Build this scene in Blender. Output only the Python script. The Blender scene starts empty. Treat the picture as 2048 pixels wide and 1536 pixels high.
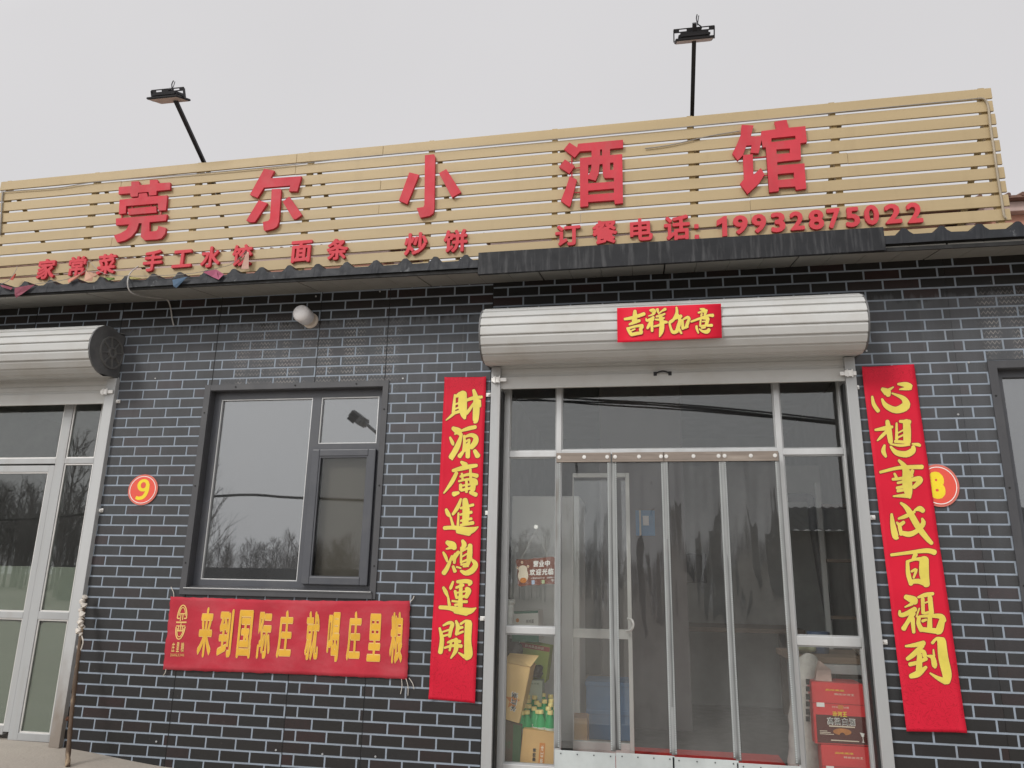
import bpy, bmesh, math, random
from mathutils import Vector, Matrix

# ------------------------------------------------------------------ camera, world, sun, exposure
S = bpy.context.scene
COL = S.collection
F = 1510.2                                  # focal length in photo pixels (2048 wide)
CAM = Vector((0, -5, 1.145))
YAW, PITCH, ROLL = (math.radians(a) for a in (-10.1424, 14.663, 1.1573))
cy, sy, cp, sp, cr, sr = math.cos(YAW), math.sin(YAW), math.cos(PITCH), math.sin(PITCH), math.cos(ROLL), math.sin(ROLL)
FWD = Vector((sy * cp, cy * cp, sp)); RT = Vector((cy, -sy, 0)); UP = RT.cross(FWD)
RIGHT = cr * RT + sr * UP; UPV = -sr * RT + cr * UP
cd = bpy.data.cameras.new('camera'); cam = bpy.data.objects.new('camera', cd); COL.objects.link(cam)
cd.sensor_width = 36; cd.lens = 36 * F / 2048; cd.clip_end = 2000; cd.clip_start = .05
mw = Matrix((RIGHT, UPV, -FWD)).transposed().to_4x4(); mw.translation = CAM
cam.matrix_world = mw; S.camera = cam

SUN_EL, SUN_AZ = math.radians(37), math.radians(-33)   # azimuth from the front of the shop towards its left
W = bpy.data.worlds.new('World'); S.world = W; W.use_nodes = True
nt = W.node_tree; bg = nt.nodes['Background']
sky = nt.nodes.new('ShaderNodeTexSky'); sky.sky_type = 'NISHITA'; sky.sun_disc = False
sky.sun_elevation = SUN_EL; sky.sun_rotation = math.radians(180) - SUN_AZ; sky.dust_density = 5; sky.air_density = 1.5
hs = nt.nodes.new('ShaderNodeHueSaturation'); hs.inputs['Saturation'].default_value = .15
nt.links.new(sky.outputs[0], hs.inputs['Color'])
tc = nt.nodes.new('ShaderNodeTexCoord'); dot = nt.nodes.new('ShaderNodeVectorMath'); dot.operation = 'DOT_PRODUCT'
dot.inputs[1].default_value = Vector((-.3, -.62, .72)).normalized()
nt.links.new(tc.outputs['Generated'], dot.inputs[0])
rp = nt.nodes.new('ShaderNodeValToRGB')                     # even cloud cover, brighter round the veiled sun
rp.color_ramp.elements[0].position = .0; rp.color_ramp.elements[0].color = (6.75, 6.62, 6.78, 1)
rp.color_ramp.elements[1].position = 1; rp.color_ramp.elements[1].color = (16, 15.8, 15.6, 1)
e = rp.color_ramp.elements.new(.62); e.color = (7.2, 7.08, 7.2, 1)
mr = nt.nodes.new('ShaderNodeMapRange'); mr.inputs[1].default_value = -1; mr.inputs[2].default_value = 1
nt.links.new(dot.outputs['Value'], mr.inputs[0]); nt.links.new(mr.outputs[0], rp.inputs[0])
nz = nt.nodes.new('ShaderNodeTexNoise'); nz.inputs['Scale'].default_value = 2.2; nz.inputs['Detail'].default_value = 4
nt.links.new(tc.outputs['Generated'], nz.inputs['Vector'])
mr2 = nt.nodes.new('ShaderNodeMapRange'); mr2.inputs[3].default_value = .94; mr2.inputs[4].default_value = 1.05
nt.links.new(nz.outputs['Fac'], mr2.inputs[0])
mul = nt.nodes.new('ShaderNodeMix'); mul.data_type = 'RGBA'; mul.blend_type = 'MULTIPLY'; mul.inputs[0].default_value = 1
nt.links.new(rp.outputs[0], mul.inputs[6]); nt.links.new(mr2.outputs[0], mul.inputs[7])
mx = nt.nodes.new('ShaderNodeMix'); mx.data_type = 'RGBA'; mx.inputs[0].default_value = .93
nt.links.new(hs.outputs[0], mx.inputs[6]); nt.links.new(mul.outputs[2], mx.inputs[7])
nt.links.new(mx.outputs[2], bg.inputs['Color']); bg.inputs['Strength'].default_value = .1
ld = bpy.data.lights.new('sun', 'SUN'); ld.energy = 1.45; ld.angle = math.radians(13); ld.color = (1, .97, .93)
sun = bpy.data.objects.new('sun', ld); COL.objects.link(sun)
sd = Vector((math.sin(SUN_AZ) * math.cos(SUN_EL), -math.cos(SUN_AZ) * math.cos(SUN_EL), math.sin(SUN_EL)))
sun.rotation_euler = sd.to_track_quat('Z', 'Y').to_euler()
S.view_settings.view_transform = 'Standard'; S.view_settings.look = 'None'
S.view_settings.exposure = 0.0; S.view_settings.gamma = 1
S.render.engine = 'CYCLES'
S.cycles.max_bounces = 10; S.cycles.transparent_max_bounces = 16

# ------------------------------------------------------------------ points from the surveyed camera
def ray(x, y):
    return RIGHT * ((x - 1024) / F) - UPV * ((y - 768) / F) + FWD
def P(x, y, Y=0.0):
    d = ray(x, y); return CAM + d * ((Y + 5) / d.y)
def PX(x, y, X):
    d = ray(x, y); return CAM + d * (X / d.x)

# ------------------------------------------------------------------ object helpers
LOC = {}
def tag(o, label=None, cat=None, group=None, kind=None):
    if label: o['label'] = label
    if cat: o['category'] = cat
    if group: o['group'] = group
    if kind: o['kind'] = kind
    return o
def thing(name, loc, label, cat, group=None):
    o = bpy.data.objects.new(name, None); COL.objects.link(o); o.empty_display_size = .1
    o.location = loc; LOC[o.name] = Vector(loc)
    return tag(o, label, cat, group)
def adopt(o, parent):
    o.parent = parent
    if parent.name in LOC: o.matrix_parent_inverse = Matrix.Translation(-LOC[parent.name])
def obj(name, bm, mats, parent=None, smooth=False, recalc=True):
    me = bpy.data.meshes.new(name)
    if isinstance(bm, MB): bm = bm.bm
    if recalc: bmesh.ops.recalc_face_normals(bm, faces=bm.faces)
    bm.to_mesh(me); bm.free()
    for m in (mats if isinstance(mats, (list, tuple)) else [mats]): me.materials.append(m)
    if smooth:
        for p in me.polygons: p.use_smooth = True
        try: me.set_sharp_from_angle(angle=math.radians(40))
        except Exception: pass
    o = bpy.data.objects.new(name, me); COL.objects.link(o)
    if parent: adopt(o, parent)
    return o
class MB:
    def __init__(s): s.bm = bmesh.new()
    def poly(s, pts, mi=0):
        f = s.bm.faces.new([s.bm.verts.new(p) for p in pts]); f.material_index = mi; return f
    def box(s, x0, x1, y0, y1, z0, z1, mi=0, bev=0):
        a = [s.bm.verts.new(p) for p in ((x0,y0,z0),(x1,y0,z0),(x1,y1,z0),(x0,y1,z0),(x0,y0,z1),(x1,y0,z1),(x1,y1,z1),(x0,y1,z1))]
        fs = [s.bm.faces.new([a[i] for i in q]) for q in ((0,3,2,1),(4,5,6,7),(0,1,5,4),(1,2,6,5),(2,3,7,6),(3,0,4,7))]
        for f in fs: f.material_index = mi
        if bev:
            es = {e for f in fs for e in f.edges}
            r = bmesh.ops.bevel(s.bm, geom=list(es), offset=bev, segments=2, affect='EDGES', profile=.6)
            for f in r['faces']: f.material_index = mi
        return s
    def obox(s, c, ax, ay, az, hx, hy, hz, mi=0, bev=0):
        c = Vector(c); vs = []
        for k in ((-1,-1,-1),(1,-1,-1),(1,1,-1),(-1,1,-1),(-1,-1,1),(1,-1,1),(1,1,1),(-1,1,1)):
            vs.append(s.bm.verts.new(c + ax * hx * k[0] + ay * hy * k[1] + az * hz * k[2]))
        fs = [s.bm.faces.new([vs[i] for i in q]) for q in ((0,3,2,1),(4,5,6,7),(0,1,5,4),(1,2,6,5),(2,3,7,6),(3,0,4,7))]
        for f in fs: f.material_index = mi
        if bev:
            es = {e for f in fs for e in f.edges}
            r = bmesh.ops.bevel(s.bm, geom=list(es), offset=bev, segments=2, affect='EDGES')
            for f in r['faces']: f.material_index = mi
        return s
    def prism(s, pts, vec, mi=0):             # planar outline swept along vec
        vec = Vector(vec); a = [s.bm.verts.new(p) for p in pts]; b = [s.bm.verts.new(Vector(p) + vec) for p in pts]
        n = len(a); fs = [s.bm.faces.new(a), s.bm.faces.new(b[::-1])]
        for i in range(n): fs.append(s.bm.faces.new((a[i], b[i], b[(i + 1) % n], a[(i + 1) % n])))
        for f in fs: f.material_index = mi
        return s
    def tube(s, pts, r, n=8, mi=0, cap=True):
        pts = [Vector(p) for p in pts]; rs = r if isinstance(r, (list, tuple)) else [r] * len(pts)
        rings = []; up = Vector((.13, .31, .94))
        for i, p in enumerate(pts):
            d = (pts[min(i + 1, len(pts) - 1)] - pts[max(i - 1, 0)]).normalized()
            u = d.cross(up)
            if u.length < .05: u = d.cross(Vector((1, 0, 0)))
            u.normalize(); v = d.cross(u)
            rings.append([s.bm.verts.new(p + (u * math.cos(t) + v * math.sin(t)) * rs[i]) for t in (2 * math.pi * k / n for k in range(n))])
        for a, b in zip(rings, rings[1:]):
            for k in range(n):
                f = s.bm.faces.new((a[k], a[(k + 1) % n], b[(k + 1) % n], b[k])); f.material_index = mi
        if cap:
            for q in (rings[0][::-1], rings[-1]):
                f = s.bm.faces.new(q); f.material_index = mi
        return s
def smooth_path(pts, k=5):
    pts = [Vector(p) for p in pts]; out = []
    for i in range(len(pts) - 1):
        a, b, c, d = pts[max(i - 1, 0)], pts[i], pts[i + 1], pts[min(i + 2, len(pts) - 1)]
        for j in range(k):
            t = j / k
            out.append(.5 * (2 * b + (c - a) * t + (2 * a - 5 * b + 4 * c - d) * t * t + (3 * b - a - 3 * c + d) * t ** 3))
    out.append(pts[-1]); return out
def copy_tree(o, label=None, loc=None):
    c = o.copy(); COL.objects.link(c)
    for ch in o.children:
        d = ch.copy(); COL.objects.link(d); d.parent = c; d.matrix_parent_inverse = ch.matrix_parent_inverse.copy()
        for g in ch.children:
            h = g.copy(); COL.objects.link(h); h.parent = d; h.matrix_parent_inverse = g.matrix_parent_inverse.copy()
    if label: c['label'] = label
    if loc is not None: c.location = loc
    return c

# ------------------------------------------------------------------ materials
def new_mat(name):
    m = bpy.data.materials.new(name); m.use_nodes = True
    return m, m.node_tree, m.node_tree.nodes['Principled BSDF']
def N(t, typ, **kw):
    n = t.nodes.new(typ)
    for k, v in kw.items(): setattr(n, k, v)
    return n
def mixc(t, fac, a, b, blend='MIX'):
    n = N(t, 'ShaderNodeMix', data_type='RGBA', blend_type=blend)
    for i, v in ((0, fac), (6, a), (7, b)):
        if isinstance(v, bpy.types.NodeSocket): t.links.new(v, n.inputs[i])
        else: n.inputs[i].default_value = v if i == 0 else (*v, 1)
    return n.outputs[2]
def math_n(t, op, a, b=None, c=None, clamp=False):
    n = N(t, 'ShaderNodeMath', operation=op, use_clamp=clamp)
    for i, v in enumerate((a, b, c)):
        if v is None: continue
        if isinstance(v, bpy.types.NodeSocket): t.links.new(v, n.inputs[i])
        else: n.inputs[i].default_value = v
    return n.outputs[0]
def maprange(t, v, a, b, c=0, d=1, smooth=False):
    n = N(t, 'ShaderNodeMapRange')
    if smooth: n.interpolation_type = 'SMOOTHSTEP'
    t.links.new(v, n.inputs[0])
    for i, x in ((1, a), (2, b), (3, c), (4, d)): n.inputs[i].default_value = x
    return n.outputs[0]
def noise(t, scale, detail=3, vec=(1, 1, 1), rough=.6):
    tcn = N(t, 'ShaderNodeTexCoord'); mp = N(t, 'ShaderNodeMapping'); mp.inputs['Scale'].default_value = vec
    t.links.new(tcn.outputs['Object'], mp.inputs[0])
    n = N(t, 'ShaderNodeTexNoise'); n.inputs['Scale'].default_value = scale; n.inputs['Detail'].default_value = detail
    n.inputs['Roughness'].default_value = rough
    t.links.new(mp.outputs[0], n.inputs['Vector']); return n.outputs['Fac']
def M(name, col, rough=.6, metal=0, var=.12, scale=5, vec=(1, 1, 1), bump=0, bscale=60, dirt=None, dirt_amt=.5, dscale=9, dvec=(1, 1, 1), dcut=(.5, .75), spec=.5, alpha=None):
    m, t, b = new_mat(name)
    f = noise(t, scale, 5, vec)
    c = mixc(t, maprange(t, f, .3, .7), tuple(x * (1 - var) for x in col), tuple(min(1, x * (1 + var)) for x in col))
    if dirt:
        d = maprange(t, noise(t, dscale, 6, dvec), *dcut, 0, dirt_amt)
        c = mixc(t, d, c, dirt)
    t.links.new(c, b.inputs['Base Color'])
    b.inputs['Metallic'].default_value = metal; b.inputs['Specular IOR Level'].default_value = spec
    rf = noise(t, scale * 2.3, 4, vec); t.links.new(maprange(t, rf, .3, .7, rough * .85, min(1, rough * 1.15)), b.inputs['Roughness'])
    if bump:
        bn = N(t, 'ShaderNodeBump'); bn.inputs['Strength'].default_value = bump; bn.inputs['Distance'].default_value = .01
        t.links.new(noise(t, bscale, 4), bn.inputs['Height']); t.links.new(bn.outputs[0], b.inputs['Normal'])
    return m
def glass(name, refl, tint, rough=.01, wob=0, wscale=3, wvec=(1, 1, 1), dirt=0):
    m = bpy.data.materials.new(name); m.use_nodes = True; t = m.node_tree; t.nodes.clear()
    out = N(t, 'ShaderNodeOutputMaterial'); tr = N(t, 'ShaderNodeBsdfTransparent'); gl = N(t, 'ShaderNodeBsdfGlossy')
    tr.inputs[0].default_value = (*tint, 1); gl.inputs['Roughness'].default_value = rough
    gl.inputs[0].default_value = (.93, .95, .97, 1)
    lw = N(t, 'ShaderNodeLayerWeight'); lw.inputs['Blend'].default_value = .12
    f = math_n(t, 'ADD', math_n(t, 'MULTIPLY', lw.outputs['Fresnel'], .55), refl, clamp=True)
    mxs = N(t, 'ShaderNodeMixShader'); t.links.new(f, mxs.inputs[0]); t.links.new(tr.outputs[0], mxs.inputs[1]); t.links.new(gl.outputs[0], mxs.inputs[2])
    sh = mxs.outputs[0]
    if wob:
        bn = N(t, 'ShaderNodeBump'); bn.inputs['Strength'].default_value = wob; bn.inputs['Distance'].default_value = .11
        t.links.new(noise(t, wscale, 2, wvec), bn.inputs['Height']); t.links.new(bn.outputs[0], gl.inputs['Normal'])
    if dirt:
        df = N(t, 'ShaderNodeBsdfDiffuse'); df.inputs[0].default_value = (.42, .425, .42, 1)
        m2 = N(t, 'ShaderNodeMixShader')
        d = maprange(t, noise(t, 3.5, 6, (1, 1, .5)), .35, .75, dirt * .45, dirt)
        if wob:      # scuffed by feet and crates along the lower half, scratches everywhere
            tcn = N(t, 'ShaderNodeTexCoord'); sep = N(t, 'ShaderNodeSeparateXYZ'); t.links.new(tcn.outputs['Object'], sep.inputs[0])
            lowz = maprange(t, math_n(t, 'ADD', sep.outputs[2], math_n(t, 'MULTIPLY', noise(t, 4, 5), .9)), 1.5, .5)
            d = math_n(t, 'MULTIPLY', d, math_n(t, 'ADD', math_n(t, 'MULTIPLY', lowz, .55), .72))
            d = math_n(t, 'ADD', d, math_n(t, 'MULTIPLY', maprange(t, noise(t, 26, 3, (1.6, 1, .5)), .70, .76), .12))
        t.links.new(d, m2.inputs[0]); t.links.new(sh, m2.inputs[1]); t.links.new(df.outputs[0], m2.inputs[2]); sh = m2.outputs[0]
    t.links.new(sh, out.inputs['Surface']); return m

# ------------------------------------------------------------------ brick panel material (dust film, wash streaks, embossed print)
def brick_mat():
    m, t, b = new_mat('printed brick panel')
    at = N(t, 'ShaderNodeAttribute', attribute_name='tone'); tcn = N(t, 'ShaderNodeTexCoord')
    rp = N(t, 'ShaderNodeValToRGB'); rp.color_ramp.interpolation = 'LINEAR'
    cols = [(0, (.012, .0112, .0108)), (.35, (.0155, .0142, .0132)), (.6, (.014, .0148, .016)), (.82, (.019, .0135, .0128)), (.95, (.029, .0130, .0128)), (1, (.013, .020, .021))]
    rp.color_ramp.elements[0].color = (*cols[0][1], 1); rp.color_ramp.elements[1].color = (*cols[-1][1], 1)
    for p, c in cols[1:-1]:
        e = rp.color_ramp.elements.new(p); e.color = (*c, 1)
    t.links.new(at.outputs['Fac'], rp.inputs[0])
    c = mixc(t, maprange(t, noise(t, 35, 5), .35, .7, 0, .5), rp.outputs[0], (.0105, .010, .010))
    sep = N(t, 'ShaderNodeSeparateXYZ'); t.links.new(tcn.outputs['Object'], sep.inputs[0]); X, Z = sep.outputs[0], sep.outputs[2]
    st = noise(t, 9, 6, (1, 1, .06)); st2 = noise(t, 30, 4, (1, 1, .03)); blot = noise(t, 1.7, 5)
    # dust film starts below a streaked edge under the eave and thins out downwards
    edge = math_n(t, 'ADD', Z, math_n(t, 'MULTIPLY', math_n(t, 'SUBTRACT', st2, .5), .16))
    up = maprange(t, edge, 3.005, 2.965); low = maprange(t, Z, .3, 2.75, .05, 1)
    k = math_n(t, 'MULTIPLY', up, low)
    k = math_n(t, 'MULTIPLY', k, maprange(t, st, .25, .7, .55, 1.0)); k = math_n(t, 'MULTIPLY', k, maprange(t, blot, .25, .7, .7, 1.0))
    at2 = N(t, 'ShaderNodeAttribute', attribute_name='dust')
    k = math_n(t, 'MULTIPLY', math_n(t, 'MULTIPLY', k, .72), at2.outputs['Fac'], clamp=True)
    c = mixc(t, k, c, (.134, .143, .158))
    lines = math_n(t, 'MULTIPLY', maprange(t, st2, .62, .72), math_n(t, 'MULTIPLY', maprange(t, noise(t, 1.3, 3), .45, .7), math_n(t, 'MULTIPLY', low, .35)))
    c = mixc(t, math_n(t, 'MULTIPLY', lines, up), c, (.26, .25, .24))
    # chevron emboss above the windows: dust and highlights painted as pale zigzags
    w = math_n(t, 'PINGPONG', X, .0130)
    zz = math_n(t, 'FRACT', math_n(t, 'DIVIDE', math_n(t, 'ADD', Z, math_n(t, 'MULTIPLY', w, 1.5)), .0335))
    chev = math_n(t, 'MULTIPLY', math_n(t, 'GREATER_THAN', zz, .74), maprange(t, noise(t, 7, 4, (1, 1, .25)), .42, .6))
    xm = math_n(t, 'MULTIPLY', maprange(t, X, -3.12, -3.0), maprange(t, X, -1.6, -1.9)); xm = math_n(t, 'ADD', xm, maprange(t, X, 2.1, 2.16))
    zm = math_n(t, 'MULTIPLY', maprange(t, Z, 2.4, 2.5), maprange(t, Z, 3.05, 2.93))
    c = mixc(t, math_n(t, 'MULTIPLY', math_n(t, 'MULTIPLY', chev, .55), math_n(t, 'MULTIPLY', xm, zm)), c, (.36, .34, .32))
    sp_ = maprange(t, noise(t, 55, 2), .74, .78); c = mixc(t, math_n(t, 'MULTIPLY', sp_, .35), c, (.3, .28, .26))
    t.links.new(c, b.inputs['Base Color'])
    t.links.new(maprange(t, k, 0, .6, .42, .75), b.inputs['Roughness']); b.inputs['Specular IOR Level'].default_value = .4
    bn = N(t, 'ShaderNodeBump'); bn.inputs['Strength'].default_value = .25; bn.inputs['Distance'].default_value = .004
    t.links.new(noise(t, 90, 3), bn.inputs['Height']); t.links.new(bn.outputs[0], b.inputs['Normal'])
    return m
m_brick = brick_mat()
m_mortar = M('pale mortar print', (.255, .300, .360), .7, var=.10, scale=7, dirt=(.19, .19, .19), dirt_amt=.5, dscale=5, dvec=(1, 1, .4), bump=.1)
m_seam = M('panel seam', (.012, .012, .012), .8)
m_galv = M('galvanised steel', (.385, .395, .40), .5, .3, .10, 3, (1, 1, .15), dirt=(.30, .27, .24), dirt_amt=.5, dscale=7, dvec=(1.5, 1.5, .12), dcut=(.52, .8), bump=.05, bscale=30)
def muddy():
    m = M('galvanised steel with dried mud', (.43, .44, .445), .55, .2, .1, 3, (1, 1, .15))
    t = m.node_tree; b = t.nodes['Principled BSDF']; old = b.inputs['Base Color'].links[0].from_socket
    tcn = N(t, 'ShaderNodeTexCoord'); sep = N(t, 'ShaderNodeSeparateXYZ'); t.links.new(tcn.outputs['Object'], sep.inputs[0])
    e_ = math_n(t, 'ADD', sep.outputs[2], math_n(t, 'MULTIPLY', math_n(t, 'SUBTRACT', noise(t, 9, 6, (1, 1, .4)), .5), .9))
    t.links.new(mixc(t, maprange(t, e_, .62, .02, 0, .85), old, (.21, .17, .135)), b.inputs['Base Color']); return m
m_galv_mud = muddy()
m_alu = M('mill aluminium', (.54, .55, .555), .40, .4, .08, 3, (1, 1, .2), dirt=(.35, .33, .31), dirt_amt=.45, dscale=9, dvec=(1, 1, .2))
m_rubber = M('black rubber gasket', (.012, .012, .013), .6)
m_shut = M('ivory shutter paint', (.50, .505, .497), .62, 0, .06, 2, (.4, 1, 1), spec=.3, dirt=(.37, .34, .295), dirt_amt=.45, dscale=3, dvec=(1.2, 1, 1.6), dcut=(.48, .8), bump=.2, bscale=2.5)
m_cap = M('charcoal plastic cap', (.115, .117, .12), .6, 0, .2, 9, dirt=(.19, .185, .18), dirt_amt=.5, dscale=6)
m_rib = M('grey plastic rib paled for relief', (.15, .15, .148), .7, 0, .2, 9)  # ribs coloured paler than the cap, light on the relief painted in
m_grey = M('slate grey window profile', (.068, .072, .084), .42, 0, .07, 4, dirt=(.12, .12, .12), dirt_amt=.3, dscale=6)
m_trim = M('dark grey flashing', (.055, .056, .062), .45, 0, .1, 4, dirt=(.11, .11, .11), dirt_amt=.35, dscale=5, dvec=(1, 1, .5))
m_soffit = M('off white soffit panel', (.27, .265, .245), .6, 0, .07, 2, dirt=(.20, .19, .17), dirt_amt=.5, dscale=3.5, dvec=(1, 1, 1))
m_fascia = M('blue grey roof sheet', (.016, .018, .023), .6, 0, .2, 8, spec=.35, dirt=(.20, .21, .22), dirt_amt=.6, dscale=8, dvec=(1, .3, .7), dcut=(.60, .66), bump=.1, bscale=25)
m_drip = M('streaked flashing sheet', (.013, .014, .017), .6, 0, .2, 5, spec=.3, dirt=(.15, .15, .155), dirt_amt=.45, dscale=28, dvec=(1, 1, .10), dcut=(.50, .78))
m_slat = M('tan painted slat', (.43, .332, .19), .5, 0, .07, 1.2, (.3, 1, 3), spec=.3, dirt=(.32, .24, .135), dirt_amt=.35, dscale=5, dvec=(1.6, 1, .35), dcut=(.54, .82), bump=.03)
m_frame_y = M('ochre steel section', (.34, .245, .11), .55, .1, .15, 5)
m_red = M('crimson letter face', (.51, .042, .060), .6, 0, .12, 4, spec=.25, dirt=(.40, .10, .10), dirt_amt=.5, dscale=7, dvec=(1, 1, .4))
m_red2 = M('crimson small letter', (.56, .056, .072), .6, 0, .08, 5, spec=.25)
m_black = M('black powder coat', (.018, .018, .022), .5, .2, .15, 8)
m_lens = M('floodlight diffuser', (.55, .50, .47), .45, 0, .02)
m_paper = M('red festival paper', (.66, .009, .034), .6, 0, .04, 3, spec=.25, bump=.04, bscale=9)
def paper_printed():
    m, t, b = new_mat('red paper with tone printed pattern')
    tcn = N(t, 'ShaderNodeTexCoord'); sep = N(t, 'ShaderNodeSeparateXYZ'); t.links.new(tcn.outputs['Object'], sep.inputs[0])
    Z = sep.outputs[2]
    wv = N(t, 'ShaderNodeTexNoise'); wv.inputs['Scale'].default_value = 13; wv.inputs['Detail'].default_value = 2; wv.inputs['Distortion'].default_value = 2.2
    t.links.new(tcn.outputs['Object'], wv.inputs['Vector'])
    ln = math_n(t, 'ABSOLUTE', math_n(t, 'SUBTRACT', math_n(t, 'FRACT', math_n(t, 'MULTIPLY', wv.outputs['Fac'], 7)), .5))
    ln = maprange(t, ln, .12, .03)
    band = math_n(t, 'ADD', maprange(t, Z, .80, .72), maprange(t, Z, 2.40, 2.46), clamp=True)
    k = math_n(t, 'MULTIPLY', math_n(t, 'MULTIPLY', ln, band), .6)
    c = mixc(t, maprange(t, noise(t, 3, 3), .3, .7), (.55, .007, .030), (.63, .009, .035))
    c = mixc(t, math_n(t, 'MULTIPLY', band, .35), c, (.52, .012, .035))
    t.links.new(mixc(t, k, c, (.30, .004, .012)), b.inputs['Base Color'])
    b.inputs['Roughness'].default_value = .6; b.inputs['Specular IOR Level'].default_value = .25
    bn = N(t, 'ShaderNodeBump'); bn.inputs['Strength'].default_value = .12; bn.inputs['Distance'].default_value = .02
    t.links.new(noise(t, 4, 3), bn.inputs['Height']); t.links.new(bn.outputs[0], b.inputs['Normal'])
    return m
m_couplet = paper_printed()
m_gold = M('yellow gold print', (.70, .585, .095), .45, .1, .08, 10)
m_goldrim = M('pale gold edge', (.78, .52, .16), .5)
m_goldsh = M('dark red print edge', (.16, .015, .012), .6)
m_banner = M('faded crimson banner', (.43, .036, .054), .8, 0, .10, 3, spec=.15, dirt=(.48, .105, .12), dirt_amt=.6, dscale=3.2, dvec=(1, 1, 2), dcut=(.45, .75), bump=.45, bscale=11)
m_bgold = M('banner yellow', (.68, .38, .03), .65, 0, .08, 7)
m_bgold2 = M('banner pale yellow', (.72, .46, .15), .65)
m_plate = M('number plate red', (.72, .085, .055), .35, 0, .05)
m_plate_rim = M('number plate rim', (.60, .16, .12), .4)
m_white = M('white print', (.80, .79, .77), .5, 0, .03)
m_yellow = M('yellow print', (.80, .62, .02), .45)
m_bulb = M('opal bulb', (.74, .73, .74), .3, 0, .03, dirt=(.55, .45, .40), dirt_amt=.3)
m_bulbbase = M('aged white lamp holder', (.62, .55, .48), .5)
m_cable = M('off white cable', (.42, .41, .40), .6)
m_cable_d = M('grey cable', (.26, .24, .22), .6)
m_wood = M('weathered stick', (.085, .055, .035), .8, 0, .35, 14, (1, 1, .3), dirt=(.36, .27, .18), dirt_amt=.8, dscale=10, dvec=(1, 1, .35), dcut=(.56, .66), bump=.5, bscale=40)
m_cloth = M('dirty white rag', (.56, .52, .47), .9, 0, .15, 20, bump=.5, bscale=80)
m_rust = M('rusty steel', (.16, .075, .045), .8, .2, .3, 20)
m_zinc = M('bright zinc fitting', (.70, .69, .67), .4, .4)
m_ground = M('cast concrete apron', (.37, .33, .285), .85, 0, .10, 1.5, dirt=(.30, .27, .24), dirt_amt=.55, dscale=2.2, dcut=(.48, .75), bump=.35, bscale=45)
m_inwall = M('interior plaster', (.34, .34, .33), .8)
m_infloor = M('dark tiled floor', (.10, .095, .09), .4)
m_inceil = M('interior ceiling board', (.30, .30, .30), .8)
m_mat_red = M('red mat', (.50, .03, .025), .9)
m_film = M('pale green privacy film', (.20, .225, .185), .5, 0, .06, 1.5)
m_screen = M('fine insect mesh', (.115, .108, .098), .9, 0, .02, 1)
m_pane = glass('door glass', .058, (.965, .975, .965), .005, dirt=.012)
m_pane_w = glass('coated window glass', .205, (.50, .52, .54), .012, dirt=.075)
m_pane_s = glass('screened window glass', .035, (.85, .85, .83), .02)
m_pane_l = glass('shop glass', .065, (.88, .90, .88), .01, dirt=.035)
m_pvc = glass('wavy clear plastic', .065, (.93, .94, .94), .012, wob=.48, wscale=1.7, wvec=(3.3, 1, .42), dirt=.145)
m_pvc_edge = M('stitched plastic edging', (.25, .26, .262), .55, 0, .1, 20, (1, 1, .3), dirt=(.13, .11, .09), dirt_amt=.6, dscale=6, dvec=(1, 1, .3), dcut=(.58, .72))
m_band = M('brown curtain band', (.235, .195, .165), .45, .1, .2, 6, (.4, 1, 3), dirt=(.42, .37, .32), dirt_amt=.6, dscale=4, dvec=(.6, 1, 6))
m_board = M('white bottom board', (.44, .475, .475), .5)

# ------------------------------------------------------------------ lettering
_gc = {}
def glyphs(chars, bold):
    todo = [c for c in dict.fromkeys(chars) if (c, bold) not in _gc]; tmp = []
    for c in todo:
        cu = bpy.data.curves.new('glyph', 'FONT'); cu.body = c; cu.offset = bold; cu.resolution_u = 3
        o = bpy.data.objects.new('glyph', cu); COL.objects.link(o); tmp.append((c, o, cu))
    bpy.context.view_layer.update(); dg = bpy.context.evaluated_depsgraph_get()
    for c, o, cu in tmp:
        me = bpy.data.meshes.new_from_object(o.evaluated_get(dg))
        vs = [(v.co.x, v.co.y) for v in me.vertices]; fs = [tuple(p.vertices) for p in me.polygons]
        _gc[(c, bold)] = (vs, fs, min(v[0] for v in vs), max(v[0] for v in vs), min(v[1] for v in vs), max(v[1] for v in vs))
        bpy.data.meshes.remove(me)
    for c, o, cu in tmp:
        bpy.data.objects.remove(o); bpy.data.curves.remove(cu)
def put_glyph(bm, c, bold, fn, depth=None, mi=0):
    """fn maps glyph box coordinates (0..1, 0..1) to a world point; depth sweeps the letter back; bold spreads copies of the outline, each a hair deeper."""
    glyphs(c, 0); vs, fs, x0, x1, y0, y1 = _gc[(c, 0)]
    sh = [(0, 0)] + ([(bold * math.cos(k * math.pi / 4 + .39), bold * math.sin(k * math.pi / 4 + .39)) for k in range(8)] if bold else [])
    w_, h_ = x1 - x0 + 2 * bold, y1 - y0 + 2 * bold
    if depth:
        cnt = {(f[i], f[(i + 1) % len(f)]) for f in fs for i in range(len(f))}; edge = [e for e in cnt if (e[1], e[0]) not in cnt]
    for n, (dx, dy) in enumerate(sh):
        off = Vector((0, .00004 * n, 0))
        pts = [Vector(fn((x + dx - x0 + bold) / w_, (y + dy - y0 + bold) / h_)) + off for x, y in vs]
        a = [bm.verts.new(p) for p in pts]
        for f in fs:
            try: bm.faces.new([a[i] for i in f]).material_index = mi
            except ValueError: pass
        if depth:
            b = [bm.verts.new(p + Vector(depth)) for p in pts]
            for i, j in edge: bm.faces.new((a[j], a[i], b[i], b[j])).material_index = mi
glyphs('家常菜手工水饺面条炒饼订餐电话1993287502来到国际庄就喝里粮ZHUANGLI98营业中欢迎光临让我遇见的小店温暖人汾河王高粱白酒冰红茶康师傅鲜鸡蛋品特优味', 0)
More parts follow.
